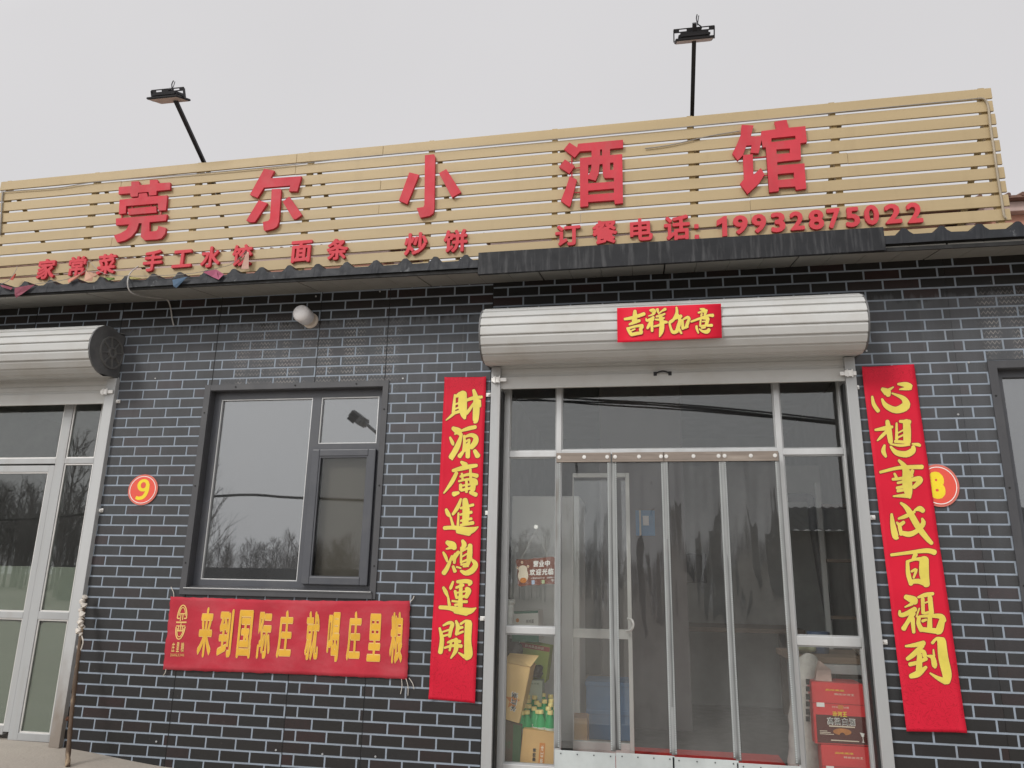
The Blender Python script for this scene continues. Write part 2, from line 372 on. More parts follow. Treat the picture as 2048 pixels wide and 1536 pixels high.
def box_fn(x0, y0, x1, y1, Y, sx=0.0, sy=0.0):
    """pixel bounding box of upright lettering on the plane Y -> its true rectangle there (sx, sy: lean of level and plumb lines)"""
    w, h = x1 - x0, y1 - y0; k = 1 - abs(sx * sy)
    tw = (w - h * abs(sy)) / k; th = (h - w * abs(sx)) / k; cx_, cy_ = (x0 + x1) / 2, (y0 + y1) / 2
    l = P(cx_ - tw / 2, cy_ - sx * tw / 2, Y); r = P(cx_ + tw / 2, cy_ + sx * tw / 2, Y)
    t = P(cx_, cy_ - th / 2, Y); b = P(cx_, cy_ + th / 2, Y)
    c = P(cx_, cy_, Y); hw = (r.x - l.x) / 2; hh = (t.z - b.z) / 2; sl = (r.z - l.z) / (r.x - l.x)
    return lambda u, v: Vector((c.x + (2 * u - 1) * hw, Y, c.z + (2 * v - 1) * hh + sl * (2 * u - 1) * hw))
def rect_fn(x0, x1, z0, z1, Y):
    return lambda u, v: Vector((x0 + (x1 - x0) * u, Y, z0 + (z1 - z0) * v))

# ------------------------------------------------------------------ ground
def gz(x, y):
    t = min(1, max(0, (x + 4.15) / 1.2)); t = t * t * (3 - 2 * t)
    u = min(1, max(0, (-y - .25) / 2.5)); u = u * u * (3 - 2 * u)
    return -.092 * t * (1 - u) - .22 * u + .012 * math.sin(x * 5.1 + 1) * math.sin(y * 4.3) * (1 - u) * .4
g = MB(); xs = [-400, -60, -20, -9] + [-8 + .15 * i for i in range(108)] + [9, 20, 60, 400]
ys = [-500, -120, -40, -14, -8, -6] + [-5 + .15 * i for i in range(36)] + [.6, 6, 40, 200]
gv = [[g.bm.verts.new((x, y, gz(x, y))) for x in xs] for y in ys]
for j in range(len(ys) - 1):
    for i in range(len(xs) - 1): g.bm.faces.new((gv[j][i], gv[j][i + 1], gv[j + 1][i + 1], gv[j + 1][i]))
tag(obj('ground', g, m_ground, smooth=True), kind='structure')

# ------------------------------------------------------------------ the shop building
shop = thing('shop_building', (-1.2, 0, 0), 'long single storey shop faced with dark grey brick pattern panels under a corrugated eave', 'building')
OPEN = [(-9.0, -4.0, -.5, 2.62), (-3.19, -1.815, 1.04, 2.495), (-1.03, 1.335, -.5, 2.62), (2.165, 4.2, .95, 2.51)]   # x0 x1 z0 z1
X0, X1, ZB, ZT = -8.0, 6.0, -.4, 3.26
def subtract(r, holes):
    rs = [r]
    for hx0, hx1, hz0, hz1 in holes:
        out = []
        for x0, x1, z0, z1 in rs:
            if hx1 <= x0 or hx0 >= x1 or hz1 <= z0 or hz0 >= z1: out.append((x0, x1, z0, z1)); continue
            if hx0 > x0: out.append((x0, hx0, z0, z1))
            if hx1 < x1: out.append((hx1, x1, z0, z1))
            a, b = max(x0, hx0), min(x1, hx1)
            if hz0 > z0: out.append((a, b, z0, hz0))
            if hz1 < z1: out.append((a, b, hz1, z1))
        rs = out
    return rs
w = MB()
for x0, x1, z0, z1 in subtract((X0, X1, ZB, ZT), OPEN): w.box(x0, x1, 0, .13, z0, z1)
wall = obj('wall', w, m_mortar, shop)
# panel seams and each panel's own start of the brick print (as measured)
PAN = [(-8.0, -4.79, -5.184, .2115), (-4.79, -4.017, -4.57, .2135), (-4.017, -3.176, -3.738, .2115), (-3.176, -2.357, -2.793, .2135),
       (-2.357, -1.822, -2.062, .2130), (-1.822, -1.045, -1.548, .2160), (-1.045, .20, -.60, .2250), (.20, 1.96, 1.578, .2262), (1.96, 6.0, 2.245, .2270)]
ROW, MW = .0723, .0115
random.seed(4)
bw = MB(); tones = []; pans = []
for pi, (a, b_, ph, L) in enumerate(PAN):
    pd_ = (.8, 1.0, .82, 1.12, .95, 1.05, .9, 1.0, 1.1)[pi]
    zph = 3.150 if pi < 6 else 2.978 + .0723 * 2
    for r in range(-3, 50):
        zt = zph + ROW * 2 - r * ROW - MW / 2; zb = zt - ROW + MW
        if zb > ZT or zt < ZB: continue
        # row r=1 (z about 3.19) carries the measured joints, neighbours shift by half a brick
        off = ph + (0 if (r % 2 == 1) == (pi < 6) else L * .5)
        k0 = math.floor((a - off) / L) - 1
        x = off + k0 * L
        while x < b_:
            x0, x1 = max(x + MW / 2, a + (.002 if pi < 7 else 0)), min(x + L - MW / 2, b_ - (.002 if pi < 6 else 0))
            if x1 - x0 > .012:
                tone = random.random()
                for q in subtract((x0, x1, max(zb, ZB), min(zt, ZT)), [(h0 - .0, h1 + .0, v0, v1) for h0, h1, v0, v1 in OPEN]):
                    if q[1] - q[0] < .006 or q[3] - q[2] < .004: continue
                    x0_, x1_, z0_, z1_ = q; c = .0012
                    o4 = [bw.bm.verts.new(p) for p in ((x0_, -.0004, z0_), (x1_, -.0004, z0_), (x1_, -.0004, z1_), (x0_, -.0004, z1_))]
                    i4 = [bw.bm.verts.new(p) for p in ((x0_ + c, -.003, z0_ + c), (x1_ - c, -.003, z0_ + c), (x1_ - c, -.003, z1_ - c), (x0_ + c, -.003, z1_ - c))]
                    bw.bm.faces.new(i4); tones.append(tone); pans.append(pd_)
                    for i in range(4): bw.bm.faces.new((o4[i], o4[(i + 1) % 4], i4[(i + 1) % 4], i4[i])); tones.append(tone); pans.append(pd_)
            x += L
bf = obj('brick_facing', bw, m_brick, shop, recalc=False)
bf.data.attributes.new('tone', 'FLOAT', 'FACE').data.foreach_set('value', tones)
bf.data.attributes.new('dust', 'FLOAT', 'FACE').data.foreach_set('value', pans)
for a, *_ in PAN[1:7]:
    for x0, x1, z0, z1 in subtract((a - .0016, a + .0016, ZB, ZT), OPEN):
        sm = MB(); sm.box(x0, x1, -.0036, .001, z0, z1); obj('panel_seam', sm, m_seam, shop)
# screws in the panels
for px, py in ((645, 1508), (313, 1483), (751, 1513), (552, 1500), (1937, 725), (1916, 829), (806, 757), (632, 593), (760, 583), (311, 757), (908, 834), (1733, 702)):
    sc = MB(); p = P(px, py, -.004); sc.tube([p, p + Vector((0, -.004, 0))], .0065, 8)
    obj('panel_screw', sc, m_galv, shop)

# eave: soffit boards, dark channel, corrugated roof sheet with its end turned down
def tilt(x): return (x + 1.3) * .0055
so = MB(); sx_ = [X0, -6.6, -5.78, -4.95, -4.034, -3.20, -2.375, -1.514, -.68, .16, 1.0, 1.84, 2.68, 3.5, 4.4, X1]
for a, b_ in zip(sx_, sx_[1:]):
    z0a, z0b = 3.232 + tilt(a), 3.232 + tilt(b_)
    for k in range(4):                                  # each board has four shallow ribs
        u0, u1 = a + (b_ - a) * k / 4 + (.009 if k == 0 else .0015), a + (b_ - a) * (k + 1) / 4 - .0015
        so.prism([(u0, -.003, 3.232 + tilt(u0)), (u1, -.003, 3.232 + tilt(u1)), (u1, -.392, 3.157 + tilt(u1)), (u0, -.392, 3.157 + tilt(u0))], (0, 0, .012))
obj('soffit', so, m_soffit, shop)
bk = MB(); bk.prism([(X0, .0, 3.247 + tilt(X0)), (X1, .0, 3.247 + tilt(X1)), (X1, -.392, 3.172 + tilt(X1)), (X0, -.392, 3.172 + tilt(X0))], (0, 0, .02)); 
bk.box(X0, X1, -.404, -.393, 3.148, 3.172)
obj('soffit_batten', bk, m_seam, shop)
PITC = .2122; prof = []
x = X0
k0 = math.floor((X0 + 3.49) / PITC)
for k in range(k0, int((X1 + 3.49) / PITC) + 1):
    c = -3.49 + k * PITC
    prof += [(c - .052, 3.232), (c - .030, 3.250), (c - .017, 3.270), (c - .008, 3.275), (c + .008, 3.275), (c + .017, 3.270), (c + .030, 3.250), (c + .052, 3.232)]
rf = MB(); rr = random.Random(2)
fr, bkv, fl = [], [], []
for x, z in prof:
    z += tilt(x) + rr.uniform(-.002, .002)
    fr.append(rf.bm.verts.new((x, -.415, z))); bkv.append(rf.bm.verts.new((x, 6.0, z + .115 * 6.4)))
    fl.append(rf.bm.verts.new((x, -.418 + rr.uniform(-.002, .002), 3.176 + tilt(x))))
for i in range(len(prof) - 1):
    rf.bm.faces.new((fr[i], fr[i + 1], bkv[i + 1], bkv[i])); rf.bm.faces.new((fl[i], fl[i + 1], fr[i + 1], fr[i]))
o = obj('corrugated_roof', rf, m_fascia, shop)
sol = o.modifiers.new('thickness', 'SOLIDIFY'); sol.thickness = .003; sol.offset = -1
# drip board over the door
dr = MB()
xa, xb = -1.064, 1.482
def dz(x, z): return z + (x - xa) / (xb - xa) * .022
pts = [(xa, -.432, dz(xa, 3.277)), (xb, -.432, dz(xb, 3.277)), (xb, -.432, dz(xb, 3.125)), (xa, -.432, dz(xa, 3.122))]
dr.prism(pts, (0, .004, 0)); dr.prism([(xa, -.428, dz(xa, 3.126)), (xb, -.428, dz(xb, 3.129)), (xb, -.398, dz(xb, 3.129)), (xa, -.398, dz(xa, 3.126))], (0, 0, .003))
dr.prism([(xb, -.428, dz(xb, 3.275)), (xb, -.428, dz(xb, 3.130)), (xb, -.400, dz(xb, 3.130))], (-.003, 0, 0))
obj('drip_board', dr, m_drip, shop)

# interior shell
inn = MB()
ix0, ix1, iy1, iz0, iz1 = -7.6, 5.6, 5.2, .03, 3.05
for x0, x1, z0, z1 in subtract((ix0, ix1, iz0, iz1), OPEN): inn.box(x0, x1, .134, .15, z0, z1)
inn.box(ix0 - .1, ix0, .15, iy1, iz0, iz1); inn.box(ix1, ix1 + .1, .15, iy1, iz0, iz1); inn.box(ix0 - .1, ix1 + .1, iy1, iy1 + .1, iz0, iz1)
inn.box(-3.55, -3.45, .15, iy1, iz0, iz1); inn.box(-1.45, -1.35, .15, iy1, iz0, iz1); inn.box(1.80, 1.90, .15, iy1, iz0, iz1)
obj('inner_wall', inn, m_inwall, shop)
fl_ = MB(); fl_.box(ix0 - .1, ix1 + .1, .14, iy1 + .1, -.06, .028); obj('inner_floor', fl_, m_infloor, shop)
ce = MB(); ce.box(ix0 - .1, ix1 + .1, .15, iy1 + .1, 3.052, 3.10); obj('inner_ceiling', ce, m_inceil, shop)

# ------------------------------------------------------------------ windows of the shop
def window(x0, x1, z0, z1, tx0, tx1, tz0, tz1, mull=None):
    """x0..z1: visible opening; tx..tz: outer edge of the flashing."""
    t = MB()
    t.box(tx0, x0, -.012, -.0037, tz0, tz1); t.box(x1, tx1, -.012, -.0037, tz0, tz1)
    t.box(x0 + .0005, x1 - .0005, -.011, -.0037, z1, tz1); t.box(x0 - .02, x1 + .02, -.020, -.0125, tz0, z0 - .004)
    t.box(x0, x0 + .004, -.0037, .075, z0, z1); t.box(x1 - .004, x1, -.0037, .075, z0, z1); t.box(x0 + .0045, x1 - .0045, -.0037, .075, z1 - .004, z1)
    wnd = obj('window', t, m_trim, shop)
    s = MB(); s.prism([(x0 - .015, -.024, z0 + .002), (x0 - .015, .07, z0 + .022), (x0 - .015, .07, z0 + .010), (x0 - .015, -.024, z0 - .010)], (x1 - x0 + .03, 0, 0)); obj('sill', s, m_trim, wnd)
    s = MB(); s.box(x0 - .012, x1 + .012, -.0265, -.0245, z0 - .001, z0 + .004); obj('sill_edge', s, m_alu, wnd)
    for i in range(3):
        zz = z0 + (z1 - z0) * (.12 + .38 * i)
        for xx, z_ in ((x0 + (x1 - x0) * (.15 + .35 * i), tz1 - (tz1 - z1) / 2), (tx0 + .021, zz), (tx1 - .021, zz)):
            b = MB(); b.tube([(xx, -.0125, z_), (xx, -.0145, z_)], .006, 8); obj('screw', b, m_seam, wnd)
    return wnd
wn = window(-3.175, -1.829, 1.058, 2.480, -3.222, -1.788, 1.015, 2.523, True)
f = MB(); Yf = .06
f.box(-3.171, -3.118, Yf, Yf + .06, 1.07, 2.476); f.box(-1.878, -1.833, Yf, Yf + .06, 1.07, 2.476)
f.box(-3.118, -1.878, Yf, Yf + .06, 2.424, 2.476); f.box(-3.118, -1.878, Yf, Yf + .06, 1.07, 1.118); f.box(-2.388, -2.320, Yf, Yf + .06, 1.118, 2.424)
f.box(-2.320, -1.878, Yf, Yf + .06, 2.026, 2.080)
obj('window_frame', f, m_grey, wn)
b = MB()
for x0, x1, z0, z1 in ((-3.118, -2.388, 1.118, 2.424), (-2.320, -1.878, 2.080, 2.424)):
    b.box(x0, x0 + .007, Yf + .004, Yf + .03, z0, z1); b.box(x1 - .007, x1, Yf + .004, Yf + .03, z0, z1)
    b.box(x0 + .007, x1 - .007, Yf + .005, Yf + .03, z1 - .007, z1); b.box(x0 + .007, x1 - .007, Yf + .005, Yf + .03, z0, z0 + .007)
obj('glazing_bead', b, m_alu, wn)
for q in ((-3.111, -2.395, 1.125, 2.417), (-2.313, -1.885, 2.087, 2.417)):
    p = MB(); p.box(q[0], q[1], .082, .088, q[2], q[3]); obj('pane', p, m_pane_w, wn)
s = MB(); sx0, sx1, sz0, sz1 = -2.343, -1.866, 1.100, 2.033
for (x0, x1, z0, z1) in ((sx0, sx0 + .056, sz0, sz1), (sx1 - .056, sx1, sz0, sz1), (sx0 + .056, sx1 - .056, sz1 - .049, sz1), (sx0 + .056, sx1 - .056, sz0, sz0 + .052)):
    s.box(x0, x1, .028, .0595, z0, z1, bev=.006)
for (x0, x1, z0, z1) in ((sx0 + .056, sx0 + .066, sz0 + .052, sz1 - .049), (sx1 - .066, sx1 - .056, sz0 + .052, sz1 - .049), (sx0 + .066, sx1 - .066, sz1 - .059, sz1 - .049), (sx0 + .066, sx1 - .066, sz0 + .052, sz0 + .058)):
    s.box(x0, x1, .034, .0595, z0, z1)
obj('sash', s, m_grey, wn)
p = MB(); p.box(sx0 + .066, sx1 - .066, .050, .055, sz0 + .058, sz1 - .059); obj('sash_pane', p, m_pane_s, wn)
p = MB(); p.box(sx0 + .06, sx1 - .06, .105, .108, sz0 + .03, sz1 - .03); obj('insect_screen', p, m_screen, wn)
wr = window(2.185, 4.0, 1.0, 2.497, 2.135, 4.05, .95, 2.545)
f = MB(); f.box(2.189, 2.236, Yf, Yf + .06, 1.01, 2.493); f.box(2.236, 3.98, Yf, Yf + .06, 2.452, 2.493); f.box(2.236, 3.98, Yf, Yf + .06, 1.01, 1.06); f.box(3.1, 3.17, Yf, Yf + .06, 1.06, 2.452)
obj('window_frame', f, m_grey, wr)
p = MB(); p.box(2.236, 3.1, .082, .088, 1.06, 2.452); obj('pane', p, m_pane_w, wr)

# ------------------------------------------------------------------ roller shutters
def shutter(x0, x1, cx0, cx1, zbar, handle=None, bolts=()):
    """x0..x1 housing, cx0..cx1 curtain between the guide rails"""
    prof = [(-.0036, 2.957)]; n = 10; C = (-.165, 2.765); R = .188
    for i in range(n):
        a0, a1 = math.radians(72 + i * 20.2), math.radians(72 + (i + 1) * 20.2 - 2.2)
        ro = R + .004
        a1 += math.radians(1.6)
        prof += [(C[0] + math.cos(a0) * (R - .006), C[1] + math.sin(a0) * (R - .006)), (C[0] + math.cos(a0 + .09) * (R + .0035), C[1] + math.sin(a0 + .09) * (R + .0035)),
                 (C[0] + math.cos(a1 - .03) * (R + .007), C[1] + math.sin(a1 - .03) * (R + .007)), (C[0] + math.cos(a1) * (R + .0055), C[1] + math.sin(a1) * (R + .0055))]
    prof += [(-.05, 2.594), (-.0036, 2.597)]
    h = MB(); A = [h.bm.verts.new((x0, y, z)) for y, z in prof]; B_ = [h.bm.verts.new((x1, y, z)) for y, z in prof]
    for i in range(len(prof) - 1): h.bm.faces.new((A[i], A[i + 1], B_[i + 1], B_[i]))
    sh = obj('roller_shutter', h, m_shut, shop)
    so_ = sh.modifiers.new('thickness', 'SOLIDIFY'); so_.thickness = .0025
    for xe, s_ in ((x0, -1), (x1, 1)):
        c = MB(); out = [(-.0036, 2.935)] + [(C[0] + math.cos(math.radians(a)) * (R + .004), C[1] + math.sin(math.radians(a)) * (R + .004)) for a in range(62, 262, 8)] + [(-.0036, 2.594)]
        xo = xe + s_ * .0015
        c.prism([(xo, y, z) for y, z in out], (s_ * .010, 0, 0)); xo += s_ * .010
        hub = (-.125, 2.765)
        def ring(r0, r1, d, nn=28):
            for k in range(nn):
                t0, t1 = 2 * math.pi * k / nn, 2 * math.pi * (k + 1) / nn
                c.prism([(xo, hub[0] + math.cos(t) * r, hub[1] + math.sin(t) * r) for t, r in ((t0, r0), (t1, r0), (t1, r1), (t0, r1))], (s_ * d, 0, 0))
        obj('end_cap', c, m_cap, sh); c = MB(); ring(.028, .042, .016); ring(.112, .126, .010)
        for k in range(8):
            t = math.radians(12 + 45 * k); ax = Vector((0, math.cos(t), math.sin(t))); ay = Vector((0, -math.sin(t), math.cos(t)))
            c.obox(Vector((xo, hub[0], hub[1])) + ax * .074 + Vector((s_ * .006, 0, 0)), ax, ay, Vector((1, 0, 0)), .036, .005, .006)
        obj('cap_rib', c, m_rib, sh)
    cu = MB(); yb = -.012
    z = 2.600
    cu.prism([(cx0, yb, zbar + .088), (cx1, yb, zbar + .088), (cx1, yb, 2.60), (cx0, yb, 2.60)], (0, .012, 0))
    for zz in (zbar + .108, zbar + .150): cu.box(cx0, cx1, yb - .005, yb - .0005, zz, zz + .034, bev=.0022)
    cu.box(cx0, cx1, yb - .012, yb + .01, zbar, zbar + .086, bev=.004)
    obj('shutter_curtain', cu, m_shut, sh)
    if handle:
        hn = MB(); a, b_ = handle
        pts = smooth_path([(a[0], yb - .016, a[2]), (a[0] + .022, yb - .034, a[2] + .006), ((a[0] + b_[0]) / 2, yb - .040, a[2] + .010), (b_[0] - .022, yb - .034, a[2] + .006), (b_[0], yb - .016, a[2])])
        hn.tube(pts, .0055, 8)
        for q in (a, b_): hn.box(q[0] - .011, q[0] + .011, yb - .017, yb - .012, q[2] - .014, q[2] + .014, bev=.002)
        obj('handle', hn, m_black, sh)
    for bx0, bx1, bz in bolts:
        bo = MB(); bo.box(bx0, bx1, -.058, -.046, bz - .013, bz + .013, bev=.002)
        m_ = (bx0 + bx1) / 2; s_ = .5 if bx0 < -.5 else -.5
        bo.box(m_ - .03 - .02 * s_, m_ + .02 - .02 * s_, -.0625, -.0582, bz - .020, bz + .020, bev=.001)
        for q in (-.015, .015): bo.tube([(m_ - .02 * s_ + q, -.0625, bz - .026), (m_ - .02 * s_ + q, -.0625, bz + .026)], .004, 6)
        obj('sliding_bolt', bo, m_zinc, sh)
    return sh
shutter(-1.052, 1.362, -.972, 1.284, 2.434, ((.085, 0, 2.513), (.182, 0, 2.513)), ((-1.03, -.925, 2.492), (1.245, 1.345, 2.474)))
shutter(-8.0, -3.975, -7.5, -3.958, 2.395, None, ((-4.06, -3.955, 2.478),))

# guide rails
def rail(x0, x1, z0, z1, side, mud=False):
    r = MB(); r.box(x0, x1, -.042, .06, z0, z1, bev=.004)
    r.box(x0 + .01 if side < 0 else x0 - .012, x1 + .012 if side < 0 else x1 - .01, .0605, .075, z0, z1)
    rl = obj('guide_rail', r, m_galv_mud if mud else m_galv, shop)
    gk = MB(); q = (x1 + .0005, x1 + .014) if side < 0 else (x0 - .014, x0 - .0005)
    gk.box(q[0], q[1], -.010, .058, z0, min(z1, 2.42)); obj('gasket', gk, m_rubber, rl)
    return rl
rail(-1.034, -.968, -.1, 2.588, -1); rail(1.282, 1.347, -.1, 2.588, 1); rail(-4.030, -3.950, -.005, 2.588, 1, True)
# fixing brackets beside the rails
for i, (px, py) in enumerate(((237, 803), (203, 1021), (977, 790), (976, 1026), (966, 1237), (1712, 775), (1744, 1035), (1768, 1284), (136, 1437))):
    p = P(px, py, -.004); b = MB()
    b.box(p.x - .018, p.x + .018, -.012, -.0042, p.z - .014, p.z + .014, bev=.003)
    b.tube([(p.x + .005, -.012, p.z), (p.x + .005, -.022, p.z)], .010, 10)
    b.tube([(p.x + .005, -.022, p.z), (p.x + .005, -.030, p.z)], .005, 8)
    obj('rail_bracket', b, m_rust if i == 8 else m_zinc, shop)

# ------------------------------------------------------------------ glazed shop fronts
def bars(mb, Y, th, lst, bev=.003):
    for x0, x1, z0, z1 in lst: mb.box(x0, x1, Y, Y + th, z0, z1, bev=bev)
fr = MB(); Yd = .11; ZTOP = 2.62
bars(fr, Yd, .05, [(-.975, -.925, .0, ZTOP), (1.268, 1.318, .0, ZTOP), (-.595, -.560, .0, ZTOP), (.857, .893, .0, ZTOP),
     (-.925, -.595, 1.979, 2.021), (-.925, -.595, .818, .861), (-.925, -.595, .0, .037), (.893, 1.268, 1.980, 2.019), (.893, 1.268, .803, .857), (.893, 1.268, .0, .04),
     (-.560, .857, 1.985, 2.026), (-.975, 1.318, ZTOP + .001, ZTOP + .04)])
front = obj('shopfront', fr, m_alu, shop)
b = MB()
PANES = [(-.925, -.595, 2.021, ZTOP), (-.560, .857, 2.026, ZTOP), (.893, 1.268, 2.019, ZTOP), (-.925, -.595, .861, 1.979), (-.925, -.595, .037, .818), (.893, 1.268, .857, 1.980), (.893, 1.268, .04, .803)]
for x0, x1, z0, z1 in PANES:
    for q in ((x0, x0 + .009, z0, z1), (x1 - .009, x1, z0, z1), (x0 + .009, x1 - .009, z0, z0 + .009), (x0 + .009, x1 - .009, z1 - .009, z1)): b.box(q[0], q[1], Yd + .012, Yd + .035, q[2], q[3])
    p = MB(); p.box(x0 + .009, x1 - .009, Yd + .020, Yd + .025, z0 + .009, z1 - .009); obj('pane', p, m_pane, front)
obj('glazing_bead', b, m_galv, front)
fr = MB(); Yl = .08
bars(fr, Yl, .05, [(-4.462, -4.385, .0, ZTOP), (-4.135, -4.085, .0, ZTOP), (-4.385, -4.135, 1.953, 1.995), (-4.385, -4.135, .814, .867), (-4.385, -4.135, .0, .05),
     (-6.2, -4.462, 1.953, 1.995), (-6.2, -4.511, .814, .86), (-4.51, -4.462, .05, 1.94), (-6.2, -4.51, 1.89, 1.94), (-6.2, -4.51, .03, .09), (-6.28, -6.2, 0, ZTOP), (-7.5, -6.28, 1.953, 1.995), (-7.5, -6.28, 0, .05)])
front_l = obj('shopfront', fr, m_galv, shop)
tag(front_l, 'glazed shopfront with pale green film over its lower panes')
for x0, x1, z0, z1 in ((-4.385, -4.135, 1.995, ZTOP), (-6.2, -4.462, 1.995, ZTOP), (-4.385, -4.135, .867, 1.953), (-4.385, -4.135, .05, .814), (-6.2, -4.51, .86, 1.89), (-6.2, -4.51, .09, .814), (-7.5, -6.28, .05, 1.953), (-7.5, -6.28, 1.995, ZTOP)):
    p = MB(); p.box(x0, x1, Yl + .018, Yl + .023, z0, z1); obj('pane', p, m_pane_l, front_l)
    b = MB()
    for q in ((x0, x0 + .01, z0, z1), (x1 - .01, x1, z0, z1), (x0 + .01, x1 - .01, z0, z0 + .01), (x0 + .01, x1 - .01, z1 - .01, z1)): b.box(q[0], q[1], Yl + .008, Yl + .017, q[2], q[3])
    obj('glazing_bead', b, m_zinc, front_l)
for x0, x1, z0, z1 in ((-4.385, -4.135, .867, 1.185), (-6.2, -4.51, .86, 1.185)):
    p = MB(); p.box(x0 + .001, x1 - .001, Yl + .0245, Yl + .027, z0, z1); obj('privacy_film', p, m_film, front_l)
for x0, x1 in ((-4.385, -4.135), (-6.2, -4.51)):        # lower panes: film with a rounded top edge
    pts = [(x0 + .001, Yl + .0245, .05), (x1 - .001, Yl + .0245, .05)]
    n = 10; r = .06
    pts += [(x1 - .001 - r + r * math.cos(math.pi / 2 * k / n), Yl + .0245, .735 + .06 * math.sin(math.pi / 2 * k / n)) for k in range(n + 1)]
    pts += [(x0 + .001 + r - r * math.sin(math.pi / 2 * k / n), Yl + .0245, .735 + .06 * math.cos(math.pi / 2 * k / n)) for k in range(n + 1)]
    p = MB(); p.prism(pts, (0, .0025, 0)); obj('privacy_film', p, m_film, front_l)

# ------------------------------------------------------------------ slatted sign over the roof
YS = -.15
sign = thing('slatted_sign', (-1.45, -.1, 3.4), 'long tan slatted rooftop sign with raised crimson Chinese characters and a phone number', 'sign')
SX0, SX1 = -5.235, 2.342
def sz(x): return 4.2915 + (x + 5.2) * .0142          # top edge of the top slat
PIT, SH = .0985, .0790
sl = MB(); rs = random.Random(7)
for k in range(11):
    joints = [SX0] + sorted(rs.sample([-4.1, -2.6, -1.9, -.4, .75, 1.4], 2)) + [SX1 - .004 * (k % 2)]
    for a, b_ in zip(joints, joints[1:]):
        j = rs.uniform(-.003, .003); yo = rs.uniform(-.001, .001)
        za, zb_ = sz(a) - k * PIT + j * .5, sz(b_) - k * PIT - j * .5
        pr = [(YS + yo, -SH), (YS + yo, 0), (YS + .013, 0), (YS + .013, -SH)]
        A = [sl.bm.verts.new((a + .0008, y, za + z)) for y, z in pr]; B_ = [sl.bm.verts.new((b_ - .0008, y, zb_ + z)) for y, z in pr]
        for i in range(4): sl.bm.faces.new((A[i], A[(i + 1) % 4], B_[(i + 1) % 4], B_[i]))
        sl.bm.faces.new(A); sl.bm.faces.new(B_[::-1])
        bmesh.ops.bevel(sl.bm, geom=[e for e in {e for v in A + B_ for e in v.link_edges}], offset=.0015, segments=1, affect='EDGES')
obj('slats', sl, m_slat, sign)
for x in (-5.17, -4.349, -3.431, -2.493, -1.523, -.589, .376, 1.335, 2.285):
    p = MB(); p.box(x - .019, x + .019, YS + .0135, YS + .052, 3.28, sz(x) + .012); obj('post', p, m_frame_y, sign)
    b = MB(); b.tube([(x + .05, YS + .05, sz(x) - .10), (x + .05, YS + 1.05, 3.46)], .022, 4); obj('brace', b, m_frame_y, sign)
BIG = {   # traced outlines of the five large cut-out characters: origin, scale, outlines (holes nest)
 'a': (200, 340, .104167, [[(360,325),(600,308),(600,222),(745,215),(757,290),(955,272),(955,190),(1100,185),(1112,255),(1345,237),(1345,375),(1085,400),(1080,478),(945,490),(932,420),(730,435),(722,505),(590,515),(575,445),(355,465)],
   [(375,570),(740,530),(745,455),(895,440),(915,510),(1290,485),(1265,770),(1120,780),(1112,640),(500,690),(495,830),(360,848)],
   [(530,745),(1075,695),(1085,815),(545,860)],
   [(305,930),(1285,850),(1265,970),(950,1000),(945,1180),(1010,1178),(1085,1165),(1110,1130),(1115,1070),(1265,1110),(1250,1220),(1180,1310),(1100,1330),(850,1345),(780,1280),(800,1020),(745,1020),(700,1160),(600,1280),(480,1350),(330,1390),(265,1255),(400,1210),(500,1150),(560,1042),(305,1058)]]),
 'b': (470, 320, .104167, [[(560,165),(755,205),(680,350),(1275,310),(1195,600),(1035,600),(1060,490),(555,530),(430,725),(285,665)],
   [(705,560),(870,550),(885,580),(840,1180),(810,1270),(740,1320),(570,1360),(550,1340),(535,1190),(640,1165),(670,1120)],
   [(455,770),(620,825),(380,1190),(290,1195),(215,1160)], [(1040,700),(1285,1050),(1165,1135),(1115,1130),(915,800)]]),
 'c': (780, 290, .104167, [[(670,195),(845,175),(865,220),(850,1230),(830,1310),(760,1360),(580,1395),(510,1210),(640,1190),(660,1150)],
   [(370,525),(555,570),(330,1135),(170,1065)], [(1080,460),(1365,905),(1190,1010),(940,540)]]),
 'd': (1100, 260, .110677, [[(350,225),(490,315),(505,248),(1320,175),(1320,318),(1085,340),(1085,450),(1305,435),(1320,1320),(1170,1335),(1160,1265),(690,1300),(690,1375),(545,1388),(540,505),(750,485),(750,370),(540,385),(445,500),(255,345)],
   [(905,350),(940,350),(940,460),(905,462)], [(690,630),(750,625),(740,730),(690,820)], [(690,880),(825,915),(880,780),(895,620),(950,610),(955,800),(985,865),(1155,865),(1155,930),(690,965)],
   [(1085,590),(1145,585),(1145,715),(1085,722)], [(690,1095),(1155,1055),(1155,1135),(690,1170)],
   [(270,530),(445,650),(350,790),(165,665)], [(355,835),(485,895),(370,1360),(345,1388),(195,1275),(300,1010)]]),
 'e': (1450, 220, .123686, [[(270,238),(462,248),(418,428),(584,420),(590,340),(835,310),(800,190),(995,155),(1030,285),(1300,260),(1325,520),(1220,535),(1230,800),(845,840),(845,895),(1285,862),(1315,1270),(1150,1290),(1135,1235),(870,1250),(870,1310),(715,1330),(660,600),(610,605),(592,480),(545,700),(410,690),(430,570),(345,575),(290,730),(205,815),(120,700),(185,570),(255,400)],
   [(750,455),(1138,415),(1142,475),(750,520)], [(830,635),(1050,620),(1050,695),(835,712)], [(850,1035),(1112,1010),(1122,1105),(860,1132)],
   [(290,725),(450,715),(460,1050),(580,935),(640,1045),(545,1190),(362,1360),(245,1190),(310,1110)]])}
